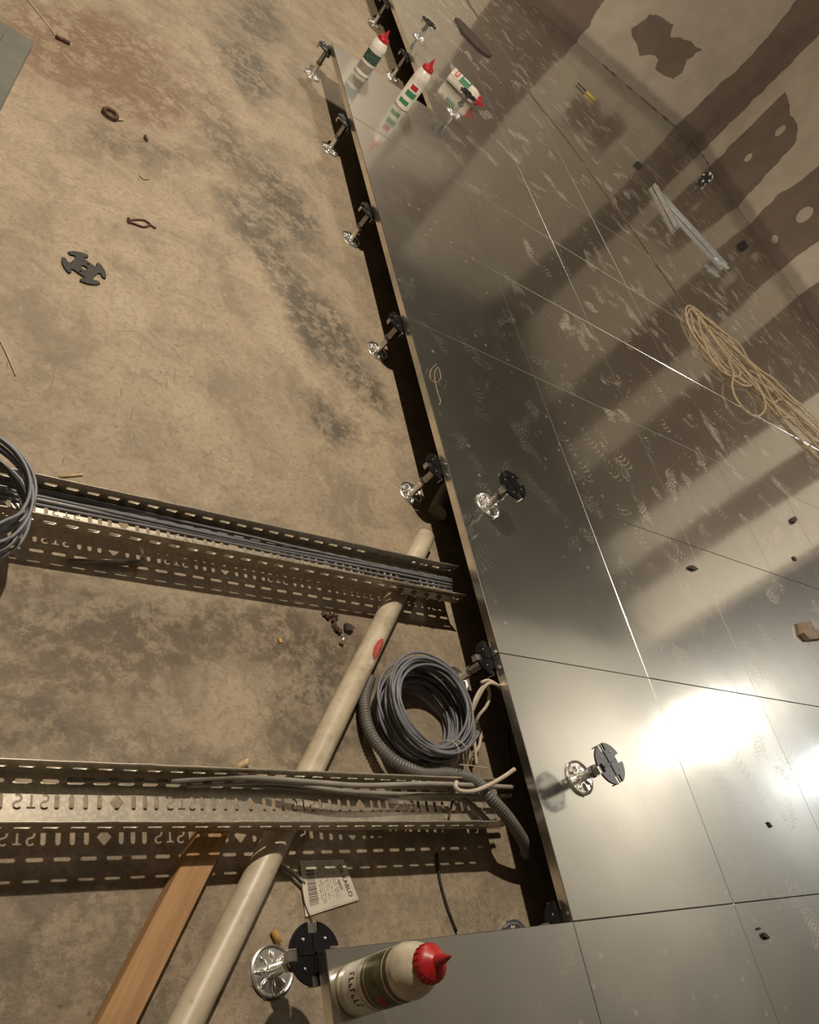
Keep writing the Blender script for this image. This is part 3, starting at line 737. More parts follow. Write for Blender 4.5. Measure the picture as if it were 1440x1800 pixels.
# ------------------------------------------------------------------ pipe, timber
PR = 0.0268
pa = Vector((-0.835, -0.13, FZ + PR + 0.0003)); pb = Vector((0.40, 1.585, FZ + PR + 0.0003))
c0 = un(326, 1800, FZ + PR); c1 = un(757, 925, FZ + PR)
dr = (c1 - c0); dr.z = 0; dr.normalize()
pa = c0 - dr * 0.15; pb = c0 + dr * 1.33; pa.z = pb.z = FZ + PR + 0.0004
pr_ = thing('water_pipe', 'long stained white plastic pipe lying on the slab under both cable trays', 'pipe', (0, 0, 0))
B().tube([pa + (pb - pa) * (k / 40) for k in range(41)], PR, 28).obj('pipe_wall', M_PIPE, pr_, AUTO)
s0 = c0 + dr * ((un(766, 900, FZ + PR) - c0).length); s0.z = pa.z
B().tube([s0, s0 + dr * 0.30], PR + 0.002, 28).obj('grey_sleeve', mat('grey_pipe_sleeve', (0.17, 0.15, 0.12), 0.6), pr_, AUTO)
# red paint mark on top of pipe: curved patch following the pipe wall
mk = un(649, 1127, FZ + 2 * PR)
tt = (Vector((mk.x, mk.y, 0)) - Vector((pa.x, pa.y, 0))).dot(dr)
cen = Vector((pa.x, pa.y, pa.z)) + dr * tt; nrm = Vector((-dr.y, dr.x, 0))
vs = []; fs = []; nu, nw_ = 16, 8
for i in range(nu + 1):
    s_ = i / nu; hw = 0.42 * math.sin(PI * min(1, max(0, s_))) ** 0.6 + 0.02
    for j in range(nw_ + 1):
        a = PI / 2 + 0.35 + hw * (j / nw_ * 2 - 1) + 0.05 * noise.noise(Vector((i * 0.9, j, 0)))
        vs.append(cen + dr * (-0.036 + 0.072 * s_ + 0.003 * noise.noise(Vector((j, i, 4)))) + (nrm * math.cos(a) + Vector((0, 0, 1)) * math.sin(a)) * (PR + 0.0004))
for i in range(nu):
    for j in range(nw_):
        k = i * (nw_ + 1) + j; fs.append((k, k + 1, k + nw_ + 2, k + nw_ + 1))
B().add(vs, fs).obj('red_paint_mark', M_RED, pr_, True)
# timber: top face corners from the photo
zt = FZ + 0.036
q0 = un(172, 1800, zt); q1 = un(318, 1522, zt); e0 = un(240, 1800, zt); 
dv = (q1 - q0).normalized(); nn = Vector((dv.y, -dv.x, 0)); wdt = abs((e0 - q0).dot(nn))
st_ = q0 - dv * 0.2; en_ = q0 + dv * ((q1 - q0).length + 0.10)
M = Matrix((( dv.x, nn.x, 0, st_.x), (dv.y, nn.y, 0, st_.y), (0, 0, 1, FZ), (0, 0, 0, 1)))
tag(B().box(0, (en_ - st_).length, 0, wdt, 0.0004, 0.036, M).obj('timber_batten', M_WOOD, None, bevel=0.002), 'orange-brown timber batten lying at an angle under the nearer cable tray', 'timber')

# ------------------------------------------------------------------ cables in the farther tray and coil at the left
def t1(x, y, z): # local tray coords -> world
    c, s = math.cos(ang1), math.sin(ang1)
    return Vector((x * c - y * s, y1b + x * s + y * c, ZP1 + z))
rr = random.Random(3)
cl = thing('cable_run', 'bundle of grey data cables lying inside the farther cable tray', 'cable')
for k in range(6):
    yy = 0.000 + k * 0.0062; pts = []
    for i in range(24):
        x = -1.5 + i * (1.508 / 23)
        sp = min(1, (x + 1.4) / 0.9)
        pts.append(t1(x, yy + 0.006 * noise.noise(Vector((x * 2.5, k * 3.7, 0))) + (0.012 - 0.012 * sp) + (0.0 if k < 5 else -0.01 * sp), 0.0045 + 0.004 * (k % 3) + 0.002 * noise.noise(Vector((x * 3, k, 5)))))
    B().tube(spline(pts, 0.02), 0.0031, 8).obj('cable', M_CABLE, cl, True)
def coil(name, label, cx, cy, z0, R0, hgt, loops, r, mt, tilt=0.0, seed=1, squash=1.0, ang=0.0, vary=0.02, parent=None, jit=None, cxf=None):
    rq = random.Random(seed)
    pts = []
    N = 48
    for L in range(loops):
        Rl = R0 + rq.uniform(-vary, vary); zl = z0 + hgt * (L / max(1, loops - 1)) + rq.uniform(-0.002, 0.002)
        ox, oy = rq.uniform(-vary, vary) * 0.6, rq.uniform(-vary, vary) * 0.6
        for i in range(N):
            a = 2 * PI * i / N
            rad = Rl * (1 + 0.03 * math.sin(2 * a + L) + 0.015 * math.sin(3 * a + 2 * L))
            x = ox + rad * math.cos(a); y = oy + rad * squash * math.sin(a)
            X = x * math.cos(ang) - y * math.sin(ang); Y = x * math.sin(ang) + y * math.cos(ang)
            pts.append((cx + X, cy + Y + tilt * 0, zl + tilt * X + 0.004 * math.sin(a * 2 + L * 1.3)))
    # smooth between loops
    sm = []
    for i in range(len(pts)):
        acc = Vector((0, 0, 0)); c_ = 0
        for j in range(-5, 6):
            if 0 <= i + j < len(pts): acc += Vector(pts[i + j]); c_ += 1
        sm.append(acc / c_)
    o = B().tube(sm, r, 8).obj(name, mt, parent, True)
    if label: tag(o, label, 'cable coil')
    return o
coil('cable_coil', 'grey cable coil cut by the left frame edge, over the farther cable tray', -1.205, 0.765, -0.075, 0.128, 0.085, 13, 0.0034, M_CABLE, seed=5, vary=0.011)

# ------------------------------------------------------------------ coil, hose and cream cables beside the panel edge
big = thing('cable_coil', 'large coil of grey-blue cable between the white pipe and the panel edge', 'cable coil')
rq = random.Random(11)
coil('cable_turns', None, -0.178, 0.480, -0.155, 0.122, 0.088, 20, 0.0034, M_CABLE, seed=8, vary=0.012, parent=big)
coil('cable_turns', None, -0.190, 0.478, -0.075, 0.126, 0.014, 9, 0.0034, M_CABLE, seed=18, vary=0.017, parent=big)
coil('cable_turns', None, -0.172, 0.474, -0.164, 0.106, 0.05, 8, 0.0034, M_CABLE, seed=28, vary=0.008, parent=big)
for (x, y) in ((787, 1325), (799, 1322)):
    c = un(x, y, -0.09); pts = []
    rd = Vector((c.x + 0.19, c.y - 0.478, 0)).normalized()
    for k in range(20):
        a = 2 * PI * k / 20; pts.append(Vector((c.x, c.y, -0.108)) + rd * (0.031 * math.cos(a)) + Vector((0, 0, 0.055 * math.sin(a))))
    B().tube(pts, 0.0013, 6, closed=True).obj('tie_wire', M_WHITEC, big, True)
hp = spline([un(650, 1192, -0.15), un(640, 1238, -0.148), un(652, 1290, -0.14), un(690, 1335, -0.12), un(740, 1358, -0.11), un(790, 1360, -0.085), un(835, 1372, -0.055), un(862, 1402, -0.045), un(895, 1440, -0.06), un(922, 1482, -0.095), un(926, 1500, -0.125)], 0.0017)
B().tube(hp, 0.0125, 18, rf=lambda i: 0.0142 if i % 4 < 2 else 0.0122).obj('corrugated_hose', M_HOSE, None, math.radians(60))
tag(bpy.data.objects['corrugated_hose'], 'grey corrugated hose curving under the big cable coil and over the nearer tray', 'hose')
cw = thing('power_cable', 'stiff cream cables looping up beside the panel edge and the coil', 'cable')
for pts in (
    [(828, 1345, -0.13), (822, 1300, -0.11), (826, 1265, -0.08), (842, 1225, -0.045), (858, 1202, -0.025), (878, 1206, -0.035), (890, 1214, -0.06)],
    [(838, 1345, -0.135), (834, 1290, -0.12), (840, 1262, -0.09), (856, 1240, -0.07), (861, 1218, -0.06), (852, 1205, -0.045), (836, 1228, -0.05), (828, 1262, -0.07), (818, 1300, -0.1), (820, 1345, -0.13)],
    [(846, 1200, -0.04), (858, 1196, -0.035), (872, 1203, -0.03), (884, 1212, -0.045)],
    [(832, 1330, -0.14), (843, 1310, -0.14), (845, 1285, -0.14), (838, 1270, -0.13)]):
    B().tube(spline([un(*p) for p in pts], 0.006), 0.0042, 10).obj('cable', M_WHITEC, cw, True)
ce = B().tube(spline([un(803, 1374, -0.03), un(801, 1384, -0.03), un(812, 1391, -0.03), un(835, 1390, -0.03), un(860, 1380, -0.025), un(885, 1366, -0.012), un(905, 1352, 0.0)], 0.004), 0.0048, 12).obj('cable_end', M_WHITEC, None, True)
tag(ce, 'cream cable end hooked over the corrugated hose, pointing at the panel edge', 'cable')
tag(B().tube(spline([un(808, 1344, -0.05), un(830, 1346, -0.05), un(858, 1350, -0.05)], 0.005), 0.0012, 6).obj('tie_wire', M_WHITEC, None, True), 'thin loose wire end sticking out from the coil tie', 'wire')
# bare steel bits glinting behind the coil
tag(B().tube(spline([un(905, 1240, -0.1), un(893, 1290, -0.12), un(897, 1340, -0.13), un(892, 1370, -0.14)], 0.01), 0.004, 8).obj('cable', M_BLACKM, None, True), 'dark cable arcing through the shade under the panel edge', 'cable')

# grey conduits running along the far rail of the nearer tray
def tr2(pts, r, name, mt, label, cat, n=10):
    return tag(B().tube(spline([un(*p) for p in pts], 0.01), r, n).obj(name, mt, None, True), label, cat)
tr2([(300, 1372, -0.088), (420, 1366, -0.078), (560, 1376, -0.060), (640, 1381, -0.056), (760, 1378, -0.056), (880, 1383, -0.058), (900, 1384, -0.06)], 0.0055, 'conduit', M_COND, 'long grey conduit lying over the far rail of the nearer cable tray', 'conduit')
tr2([(330, 1381, -0.098), (480, 1376, -0.094), (620, 1392, -0.09), (760, 1397, -0.085), (860, 1400, -0.082), (897, 1399, -0.08)], 0.0045, 'conduit', M_COND, 'grey conduit lower inside the nearer cable tray, along its far rail', 'conduit')
tr2([(120, 1371, -0.1), (300, 1374, -0.098), (520, 1386, -0.1), (640, 1394, -0.1), (700, 1399, -0.1)], 0.004, 'conduit', M_HOSE, 'darker grey conduit in the bottom of the nearer cable tray', 'conduit')
tr2([(800, 1393, -0.09), (835, 1420, -0.098), (862, 1448, -0.1)], 0.006, 'conduit', M_HOSE, 'short dark hose piece crossing the end of the nearer cable tray', 'conduit')
tr2([(797, 1400, -0.1), (792, 1425, -0.105), (788, 1444, -0.105)], 0.0025, 'wire', M_RUST, 'short rusty wire across the end of the nearer cable tray', 'wire')
tr2([(768, 1500, FZ + .004), (772, 1540, FZ + .004), (785, 1590, FZ + .004), (803, 1638, FZ + .004)], 0.0028, 'cable', M_BLACKM, 'thin black cable on the slab running toward the bottom glue bottle', 'cable')
tr2([(487, 1512, FZ + .004), (515, 1532, FZ + .006), (536, 1552, FZ + .004)], 0.0026, 'wire', M_WHITEC, 'upper of two pale wires beside the paper label', 'wire')
tr2([(492, 1528, FZ + .004), (512, 1540, FZ + .006), (530, 1560, FZ + .004)], 0.0022, 'wire', M_COND, 'lower of two pale wires beside the paper label', 'wire')
tr2([(530, 1556, FZ + .004), (536, 1590, FZ + .004), (548, 1618, FZ + .004), (556, 1640, FZ + .004)], 0.0012, 'wire', M_RUST, 'thin dark wire along the left edge of the paper label', 'wire')
tr2([(884, 1634, -0.14), (893, 1626, -0.135), (908, 1624, -0.135), (918, 1632, -0.14)], 0.004, 'cable', M_CABLE, 'small loop of grey cable just above the bottom panel row', 'cable', 10)

# ------------------------------------------------------------------ cable label in its plastic bag
L0 = un(537, 1612, FZ + 0.003); L1 = un(631, 1582, FZ + 0.003); L2 = un(604, 1511, FZ + 0.003); L3 = un(527, 1513, FZ + 0.003)
ex = (L1 - L0).normalized(); ey = Vector((-ex.y, ex.x, 0))
lb = thing('cable_label', 'white printed paper label with a barcode lying beside the pipe below the nearer tray', 'label')
def quad_grid(c00, c10, c11, c01, nx, ny, amp, seed, th=0.0003):
    vs = []; fs = []
    for k in (0, 1):
        for j in range(ny + 1):
            for i in range(nx + 1):
                u, v = i / nx, j / ny
                p = (c00 * (1 - u) + c10 * u) * (1 - v) + (c01 * (1 - u) + c11 * u) * v
                p = p + Vector((0, 0, abs(amp * noise.noise(Vector((u * 3, v * 3, seed)))) + k * th)); vs.append(p)
    n1 = (nx + 1) * (ny + 1)
    for j in range(ny):
        for i in range(nx):
            a = j * (nx + 1) + i; q = (a, a + 1, a + nx + 2, a + nx + 1); fs.append(q[::-1]); fs.append(tuple(x + n1 for x in q))
    bd = [i for i in range(nx + 1)] + [(j + 1) * (nx + 1) + nx for j in range(ny)] + [ny * (nx + 1) + i for i in range(nx - 1, -1, -1)] + [j * (nx + 1) for j in range(ny - 1, 0, -1)]
    for i in range(len(bd)): a, b = bd[i], bd[(i + 1) % len(bd)]; fs.append((a, b, b + n1, a + n1))
    return B().add(vs, fs)
zL = 0.0
quad_grid(L0, L1, L2 + Vector((0.0, 0, 0)), L3, 8, 8, 0.0, 1).obj('paper', M_PAPER, lb)
# bilinear map over the label: u across (left to right in the photo), v up
def lab(u, v, dz=0.0005):
    p = (L0 * (1 - u) + L1 * u) * (1 - v) + (L3 * (1 - u) + L2 * u) * v
    return p + Vector((0, 0, dz))
def rect_uv(b, u0, u1, v0, v1):
    b.add([lab(u0, v0), lab(u1, v0), lab(u1, v1), lab(u0, v1)], [(0, 1, 2, 3)])
bc = B(); rb = random.Random(4); v = 0.16
while v < 0.82:
    t_ = rb.choice([0.008, 0.012, 0.02]); rect_uv(bc, 0.10, 0.27, v, v + t_); v += t_ + rb.choice([0.008, 0.014, 0.02])
bc.obj('barcode', M_INK, lb)
tl = B()
for k, u in enumerate([0.33, 0.37, 0.41, 0.47, 0.51, 0.56, 0.62, 0.66, 0.70]):
    v = 0.08 + rb.uniform(0, 0.15)
    while v < 0.95:
        l_ = rb.uniform(0.03, 0.12); rect_uv(tl, u, u + rb.choice([0.010, 0.016]), v, min(0.97, v + l_)); v += l_ + rb.uniform(0.01, 0.06)
tl.obj('small_print', M_INKG, lb)
# large print: reads from the top of the label to its bottom
rd = (lab(0.88, 0.12) - lab(0.84, 0.82)); ln = rd.length; rx = rd.normalized(); ry = Vector((-rx.y, rx.x, 0)) 
M = Matrix(((rx.x, ry.x, 0, 0), (rx.y, ry.y, 0, 0), (0, 0, 1, 0), (0, 0, 0, 1)))
st = lab(0.80, 0.86, 0.0007)
M.translation = st
text_mesh('UR KABLO', ln * 0.225, M_INK, lb, M)
M2 = M.copy(); M2.translation = lab(0.72, 0.55, 0.0007)
text_mesh('4066050', ln * 0.10, M_INK, lb, M2)
fb = quad_grid(un(556, 1655, FZ + 0.001), un(640, 1640, FZ + 0.001), un(632, 1578, FZ + 0.003), un(540, 1606, FZ + 0.003), 14, 14, 0.006, 8)
tag(fb.obj('plastic_bag', M_FILM, None, True), 'crumpled clear plastic bag under the lower edge of the paper label', 'plastic bag')

# ------------------------------------------------------------------ glue bottles
def arc_patch(r, z0, z1, a0, a1, n=10):
    vs = []; fs = []
    for i in range(n + 1):
        a = a0 + (a1 - a0) * i / n
        vs += [(r * math.cos(a), r * math.sin(a), z0), (r * math.cos(a), r * math.sin(a), z1)]
    for i in range(n): fs.append((2 * i, 2 * i + 2, 2 * i + 3, 2 * i + 1))
    return vs, fs
def bottle(label, loc, rot, Hh, R, body, face, style):
    r = thing('glue_bottle', label, 'glue bottle', loc, rot, 'glue bottles')
    s = Hh / 0.25
    B().lathe([(R * 0.9, 0.0), (R, 0.004), (R, 0.150 * s), (R * 1.02, 0.153 * s), (R * 0.98, 0.158 * s), (R * 0.95, 0.166 * s), (R * 0.86, 0.178 * s), (R * 0.66, 0.190 * s), (R * 0.55, 0.194 * s)], 36).obj('body', body, r, AUTO)
    cb = B().lathe([(R * 0.62, 0.190 * s), (R * 0.68, 0.192 * s), (R * 0.68, 0.205 * s), (R * 0.63, 0.208 * s), (R * 0.52, 0.211 * s), (R * 0.36, 0.216 * s), (R * 0.25, 0.219 * s), (R * 0.16, 0.234 * s), (R * 0.03, 0.25 * s)], 28)
    co = cb.obj('cap', M_CAPR, r, AUTO)
    kb = B()
    for k in range(20):
        kb.box(R * 0.67, R * 0.705, -0.0011, 0.0011, 0.193 * s, 0.2045 * s, Matrix.Rotation(k * PI / 10, 4, 'Z'))
    kb.obj('cap_grip', M_CAPR, co)
    a0 = face - 1.35; a1 = face + 1.35; q = R + 0.0004
    def mk(name, mt, z0, z1, b0, b1, rr=q):
        B().add(*arc_patch(rr, z0 * s, z1 * s, b0, b1, 16)).obj(name, mt, r, True)
    if style == 'olive':
        mk('label_band', M_LABO, 0.072, 0.140, a0, a1)
        mk('label_band', M_LABW, 0.020, 0.060, a0, a1)
        for k in range(7):
            a = face - 0.75 + k * 0.2
            mk('label_print', M_INK, 0.040, 0.055 if k % 2 else 0.050, a, a + 0.05, q + 0.0003)
            mk('label_print', M_INK, 0.040 if k % 3 else 0.052, 0.043 if k % 3 else 0.055, a, a + 0.13, q + 0.0003)
        mk('label_print', M_BOTC, 0.128, 0.131, a0, a1, q + 0.0003)
        mk('label_print', M_BOTC, 0.080, 0.082, a0, a1, q + 0.0003)
        mk('label_print', M_CAPR, 0.092, 0.108, face + 0.45, face + 0.85, q + 0.0003)
    elif style == 'green':
        mk('label_band', M_LABW, 0.012, 0.125, a0, a1)
        mk('label_print', M_LABG, 0.022, 0.043, face - 0.75, face + 0.55, q + 0.0003)
        mk('label_print', M_LABG, 0.062, 0.088, face - 0.55, face + 0.8, q + 0.0003)
        mk('label_print', M_CAPR, 0.096, 0.118, face - 0.4, face + 0.5, q + 0.0003)
    elif style == 'dark':
        mk('label_band', M_LABD, 0.075, 0.130, a0 + 0.3, a1 - 0.2)
        mk('label_print', M_INKG, 0.020, 0.062, a0 + 0.3, a1 - 0.4)
    else:
        mk('label_band', M_LABG, 0.060, 0.125, face - 0.7, face + 0.7)
        mk('label_print', M_LABW, 0.070, 0.115, face - 0.5, face - 0.2, q + 0.0003)
        mk('label_print', M_RED, 0.022, 0.045, face - 0.6, face + 0.5, q + 0.0003)
        mk('label_print', M_LABW, 0.028, 0.038, face - 0.4, face + 0.3, q + 0.0003)
    return r
def faceang(x, y): return math.atan2(CP.y - y, CP.x - x)
bottle('olive-labelled glue bottle with red nozzle standing on the bottom panel', (-0.552, -0.062, 0.0), (0, 0, 0), 0.24, 0.0385, M_BOTC, faceang(-0.552, -0.062) + 0.1, 'olive')
bottle('white glue bottle with green print, standing right of the dark-labelled one', (0.352, 3.412, 0.0), (0, 0, 0), 0.25, 0.038, M_BOT, faceang(0.352, 3.412), 'green')
bottle('half-empty glue bottle with dark green label standing at the far panel edge', (0.140, 3.485, 0.0), (0, 0, 0), 0.215, 0.038, M_LABW, faceang(0.14, 3.485), 'dark')
la = un(793, 130, 0.038); lb_ = un(838, 176, 0.038); dd = (lb_ - la); dd.z = 0; dd.normalize()
yaw = math.atan2(dd.y, dd.x)
bottle('glue bottle lying on its side behind a standing pedestal', (la.x, la.y, 0.0392), (0, PI / 2, yaw), 0.25, 0.038, M_BOT, 3.75, 'lying')

# ------------------------------------------------------------------ things left on the panels
rp = thing('rope', 'loose hank of tan rope strewn over the panels at the right frame edge', 'rope')
strands = [
    [(1455, 752), (1395, 700), (1335, 650), (1280, 598), (1240, 558), (1216, 538), (1205, 543), (1211, 570), (1240, 602), (1275, 642), (1325, 682), (1375, 722), (1455, 790)],
    [(1455, 770), (1370, 698), (1305, 648), (1262, 600), (1228, 552), (1214, 541), (1207, 560), (1224, 596), (1262, 640), (1310, 672)],
    [(1225, 548), (1238, 600), (1256, 638), (1278, 658), (1300, 662), (1300, 650)],
    [(1285, 622), (1281, 636), (1287, 650), (1288, 680), (1300, 708), (1318, 728), (1337, 730), (1346, 712), (1340, 690), (1318, 662), (1300, 640)],
    [(1298, 640), (1330, 672), (1352, 712), (1380, 742), (1415, 782), (1455, 822)],
    [(1240, 556), (1278, 590), (1300, 622), (1340, 660), (1400, 712), (1455, 758)],
    [(1218, 545), (1252, 590), (1290, 640), (1340, 692), (1400, 748), (1455, 800)],
    [(1246, 572), (1290, 612), (1330, 650), (1380, 705), (1455, 775)],
    [(1350, 700), (1362, 706), (1370, 698), (1360, 690)],
    [(1212, 548), (1222, 580), (1250, 618), (1290, 668), (1322, 676), (1310, 650), (1282, 618), (1250, 575)],
    [(1230, 552), (1262, 576), (1300, 606), (1322, 640), (1362, 668), (1410, 720), (1455, 768)],
    [(1330, 655), (1350, 690), (1375, 730), (1400, 738), (1425, 770), (1455, 782)],
    [(1318, 650), (1345, 668), (1368, 700), (1392, 712), (1430, 760), (1455, 764)],
]
for k, s_ in enumerate(strands):
    zz = 0.010 + 0.007 * (k % 4)
    pts = spline([un(p[0], p[1], zz) for p in s_], 0.04)
    pts = [p + Vector((0.012 * noise.noise(p * 4 + Vector((k, 0, 0))), 0.012 * noise.noise(p * 4 + Vector((0, k, 9))), 0.004 * noise.noise(p * 6))) for p in pts]
    B().tube(pts, 0.0058, 8).obj('strand', M_ROPE, rp, True)
tl_ = spline([un(p[0], p[1], 0.004) for p in [(1206, 537), (1160, 472), (1120, 414), (1061, 334), (1000, 248), (940, 173), (895, 105), (868, 64), (836, 22), (815, -12)]], 0.05)
B().tube(tl_, 0.0035, 6).obj('rope_tail', M_STRING, rp, True)

def channel(p0, p1, wd, ht, t, roll, name, label, cat, mt, extra=None):
    p0 = Vector(p0); p1 = Vector(p1); d = (p1 - p0); L = d.length; d.normalize()
    s = d.cross(Vector((0, 0, 1))).normalized(); u = s.cross(d)
    s2 = s * math.cos(roll) + u * math.sin(roll); u2 = u * math.cos(roll) - s * math.sin(roll)
    M = Matrix(((d.x, s2.x, u2.x, p0.x), (d.y, s2.y, u2.y, p0.y), (d.z, s2.z, u2.z, p0.z), (0, 0, 0, 1)))
    b = B().box(0, L, -wd / 2, wd / 2, 0, t, M).box(0, L, -wd / 2, -wd / 2 + t, t, ht, M).box(0, L, wd / 2 - t, wd / 2, t, ht, M)
    return tag(b.obj(name, mt), label, cat)
channel(un(1149, 328, 0.004), un(1188, 402, 0.004), 0.03, 0.03, 0.0015, 0.0, 'steel_profile', 'upper piece of bright galvanised channel lying on the panels near the wall corner', 'metal profile', M_STUD)
channel(un(1160, 345, 0.002), un(1274, 470, 0.002), 0.045, 0.03, 0.0015, 0.0, 'steel_profile', 'longer bright galvanised channel lying beside it, pointing toward the rope', 'metal profile', M_STUD)
channel(un(1257, 456, 0.034), un(1277, 470, 0.034), 0.05, 0.02, 0.002, 0.0, 'steel_bracket', 'shiny steel bracket on the end of the longer galvanised channel', 'bracket', M_STUD)
def pp_(pts, z1, name, mt, label, cat, z0=0.0004, f=0.0):
    q = [un(x, y, f) for x, y in pts]
    return tag(B().prism([(p.x, p.y) for p in q], f + z0, f + z1).obj(name, mt, None, bevel=min(0.002, z1 / 4)), label, cat)
pp_([(799, 33), (806, 35), (828, 57), (851, 82), (864, 99), (858, 101), (838, 86), (812, 58)], 0.012, 'flat_piece', M_CLAY, 'long dark tapered strip for a shaded gap in the panels near the top', 'offcut')  # dark strip laid on the panels to stand for a gap's shade
pp_([(1401, 1097), (1416, 1095), (1425, 1110), (1442, 1115), (1440, 1126), (1416, 1128), (1404, 1116)], 0.022, 'flat_piece', M_BROWN, 'brown broken board chunk at the right frame edge', 'offcut')
pp_([(1389, 912), (1394, 909), (1399, 916), (1395, 921), (1390, 918)], 0.012, 'rubble_chip', M_CLAY, 'small dark chip lying in the bright reflected band', 'chip')
pp_([(1208, 996), (1216, 995), (1226, 1002), (1218, 1004), (1209, 1000)], 0.008, 'rubble_chip', M_CLAY, 'black chip near the crossing of panel seams', 'chip')
pp_([(1392, 979), (1396, 979), (1400, 986), (1396, 986)], 0.006, 'rubble_chip', M_CLAY, 'tiny dark chip right of the crossing of panel seams', 'chip')
pp_([(1338, 1640), (1342, 1640), (1351, 1649), (1348, 1652), (1341, 1648)], 0.007, 'clay_clod', M_CLAY, 'small black clod on a bottom right panel', 'clod')
pp_([(1330, 1631), (1335, 1630), (1336, 1634), (1331, 1635)], 0.004, 'clay_clod', M_CLAY, 'tiny dark crumb beside the small black clod', 'clod')
pp_([(1347, 1445), (1351, 1446), (1357, 1454), (1354, 1455)], 0.005, 'clay_clod', M_RUST, 'tiny dark splinter on a panel right of the lamp reflection', 'clod')
pp_([(1298, 428), (1304, 426), (1312, 438), (1307, 441), (1300, 436)], 0.03, 'rubble_chip', M_BLACKM, 'black lump on the panels beneath the plastered wall', 'lump')
pp_([(1263, 305), (1267, 304), (1273, 315), (1269, 317)], 0.03, 'rubble_chip', M_BLACKM, 'small black bit beside the tipped pedestal', 'lump')
pp_([(1115, 288), (1119, 286), (1128, 295), (1124, 297)], 0.02, 'rubble_chip', M_BLACKM, 'small black bit on the panels in front of the back wall', 'lump')
sd = thing('screwdriver', 'small screwdriver with yellow handle lying on the panels near the back wall', 'screwdriver')
B().tube([un(1016, 146, 0.012), un(1032, 162, 0.012)], 0.005, 8).obj('blade', M_BLACKM, sd, True)
B().tube([un(1031, 161, 0.014), un(1046, 176, 0.012)], 0.009, 8).obj('handle', M_YEL, sd, True)
tag(B().tube(pxpath([(768, 640), (758, 650), (757, 665), (768, 672), (775, 662), (770, 645), (764, 660), (770, 690), (775, 705), (772, 712)], 0.0012, 0.01), 0.0008, 5).obj('thread', M_ROPE, None, True), 'fine looped thread lying on the dark edge panel', 'thread')

# ------------------------------------------------------------------ things on the slab
F = FZ
def flo(pts, z1, name, mt, label, cat): return pp_(pts, z1, name, mt, label, cat, 0.0004, F)
def stick(a, b, r, name, mt, label, cat): return tag(B().tube([un(a[0], a[1], F + r), un(b[0], b[1], F + r)], r, 8).obj(name, mt, None, True), label, cat)
# two grey sheets at the upper left
def sheet_box(corner, e1, l1, l2, z0, z1, label):
    c = un(*corner, z1); d = (un(*e1, z1) - c); d.z = 0; d.normalize(); n_ = Vector((d.y, -d.x, 0))
    M = Matrix(((d.x, n_.x, 0, c.x), (d.y, n_.y, 0, c.y), (0, 0, 1, 0), (0, 0, 0, 1)))
    tag(B().box(0, l1, 0, l2, z0, z1, M).obj('grey_board', M_GREY, None, bevel=0.001), label, 'board')
sheet_box((60, 73), (0, 192), 0.6, 0.6, F + 0.0005, F + 0.03, 'lower grey board lying on the slab in the upper left corner')
sheet_box((10, 50), (-30, 130), 0.6, 0.6, F + 0.0310, F + 0.056, 'upper grey board stacked on the lower one at the left frame edge')
stick((98, 64), (123, 76), 0.006, 'steel_rod', M_RUST, 'short dark rusty rod on the slab at the upper left', 'rod')
stick((104, 838), (146, 834), 0.0028, 'twig', M_CHIPW, 'pale thin stick beside the farther cable tray', 'stick')
flo([(252, 240), (256, 239), (260, 248), (258, 251), (253, 245)], 0.008, 'rubble_chip', M_RUST, 'small red-brown chip on the slab below the metal ring', 'chip')
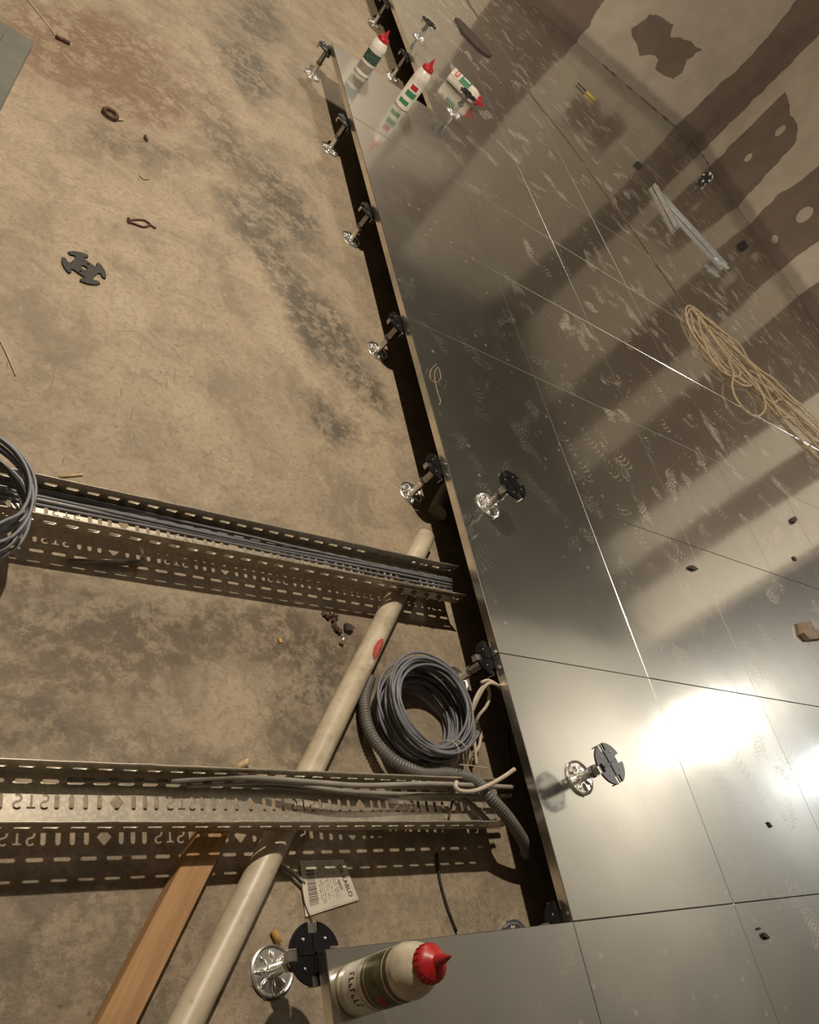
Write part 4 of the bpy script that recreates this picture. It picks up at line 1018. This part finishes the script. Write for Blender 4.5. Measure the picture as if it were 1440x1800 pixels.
# little ring with a bright tail
rg = thing('metal_ring', 'small dark metal ring with a bright tail on the upper left of the slab', 'ring')
c = un(194, 200, F + 0.008); M_ = [Vector((c.x + 0.021 * math.cos(k * PI / 10), c.y + 0.021 * math.sin(k * PI / 10), F + 0.010)) for k in range(20)]
B().tube(M_, 0.006, 10, closed=True).obj('band', M_RUST, rg, True)
B().tube([un(203, 209, F + 0.006), un(217, 211, F + 0.004)], 0.0035, 8).obj('tail', M_CHIPW, rg, True)
tag(B().tube(pxpath([(246, 308), (254, 315), (262, 313), (263, 309)], F + 0.003), 0.002, 6).obj('bent_wire', M_CHIPW, None, True), 'tiny bright bent wire in the middle of the upper slab', 'wire')
tg = thing('bent_wire', 'thin dark twisted wire lying on the slab above the loose gasket', 'wire')
for pts in ([(224, 388), (240, 386), (256, 388), (268, 398), (274, 401)], [(224, 390), (238, 394), (252, 399), (264, 396)], [(224, 383), (232, 388), (226, 392)]):
    B().tube(pxpath(pts, F + 0.003), 0.0028, 6).obj('strand', M_RUST, tg, True)
# debris by the farther tray and joint
ch = thing('bolt_chain', 'string of rusty bolts and nuts lying below the farther cable tray beside the pipe', 'bolts')
for k, (x, y) in enumerate([(570, 1078), (577, 1084), (583, 1080), (586, 1090), (588, 1098), (592, 1106), (591, 1084), (597, 1110)]):
    c = un(x, y, F + 0.005)
    B().lathe([(0.006, -0.005), (0.007, -0.003), (0.007, 0.003), (0.006, 0.005)], 6, Matrix.Translation(c) @ Matrix.Rotation(k * 1.3, 4, 'X') @ Matrix.Rotation(k * 0.7, 4, 'Y')).obj('nut', M_RUST if k % 2 else M_ROD, ch)
stick((600, 1131), (607, 1116), 0.006, 'anchor_sleeve', M_CHROME, 'bright metal sleeve lying beside the string of bolts', 'sleeve')
flo([(603, 1098), (612, 1100), (620, 1107), (614, 1113), (604, 1112)], 0.012, 'clay_clod', M_CLAY, 'dark clod beside the bright metal sleeve', 'clod')
flo([(488, 1124), (493, 1122), (496, 1128), (491, 1132)], 0.004, 'foam_bit', M_ORANGE, 'orange foam crumb on the slab left of the pipe', 'foam')
stick((412, 1352), (436, 1338), 0.0065, 'wood_chip', M_CHIPW, 'pale wooden stick end poking out behind the nearer cable tray', 'wood')
stick((481, 1636), (491, 1658), 0.0062, 'foam_plug', M_ORANGE, 'small orange foam plug beside the foreground pedestal', 'foam')
tag(B().tube(pxpath([(0, 598), (12, 622), (24, 650), (28, 660)], F + 0.003), 0.0014, 6).obj('thread', M_WHITEC, None, True), 'pale thread on the slab at the left frame edge', 'thread')
tag(B().tube(pxpath([(50, 0), (70, 26), (98, 62)], F + 0.002), 0.0016, 6).obj('thread', M_WHITEC, None, True), 'pale string leading to the rusty rod at the top left', 'thread')
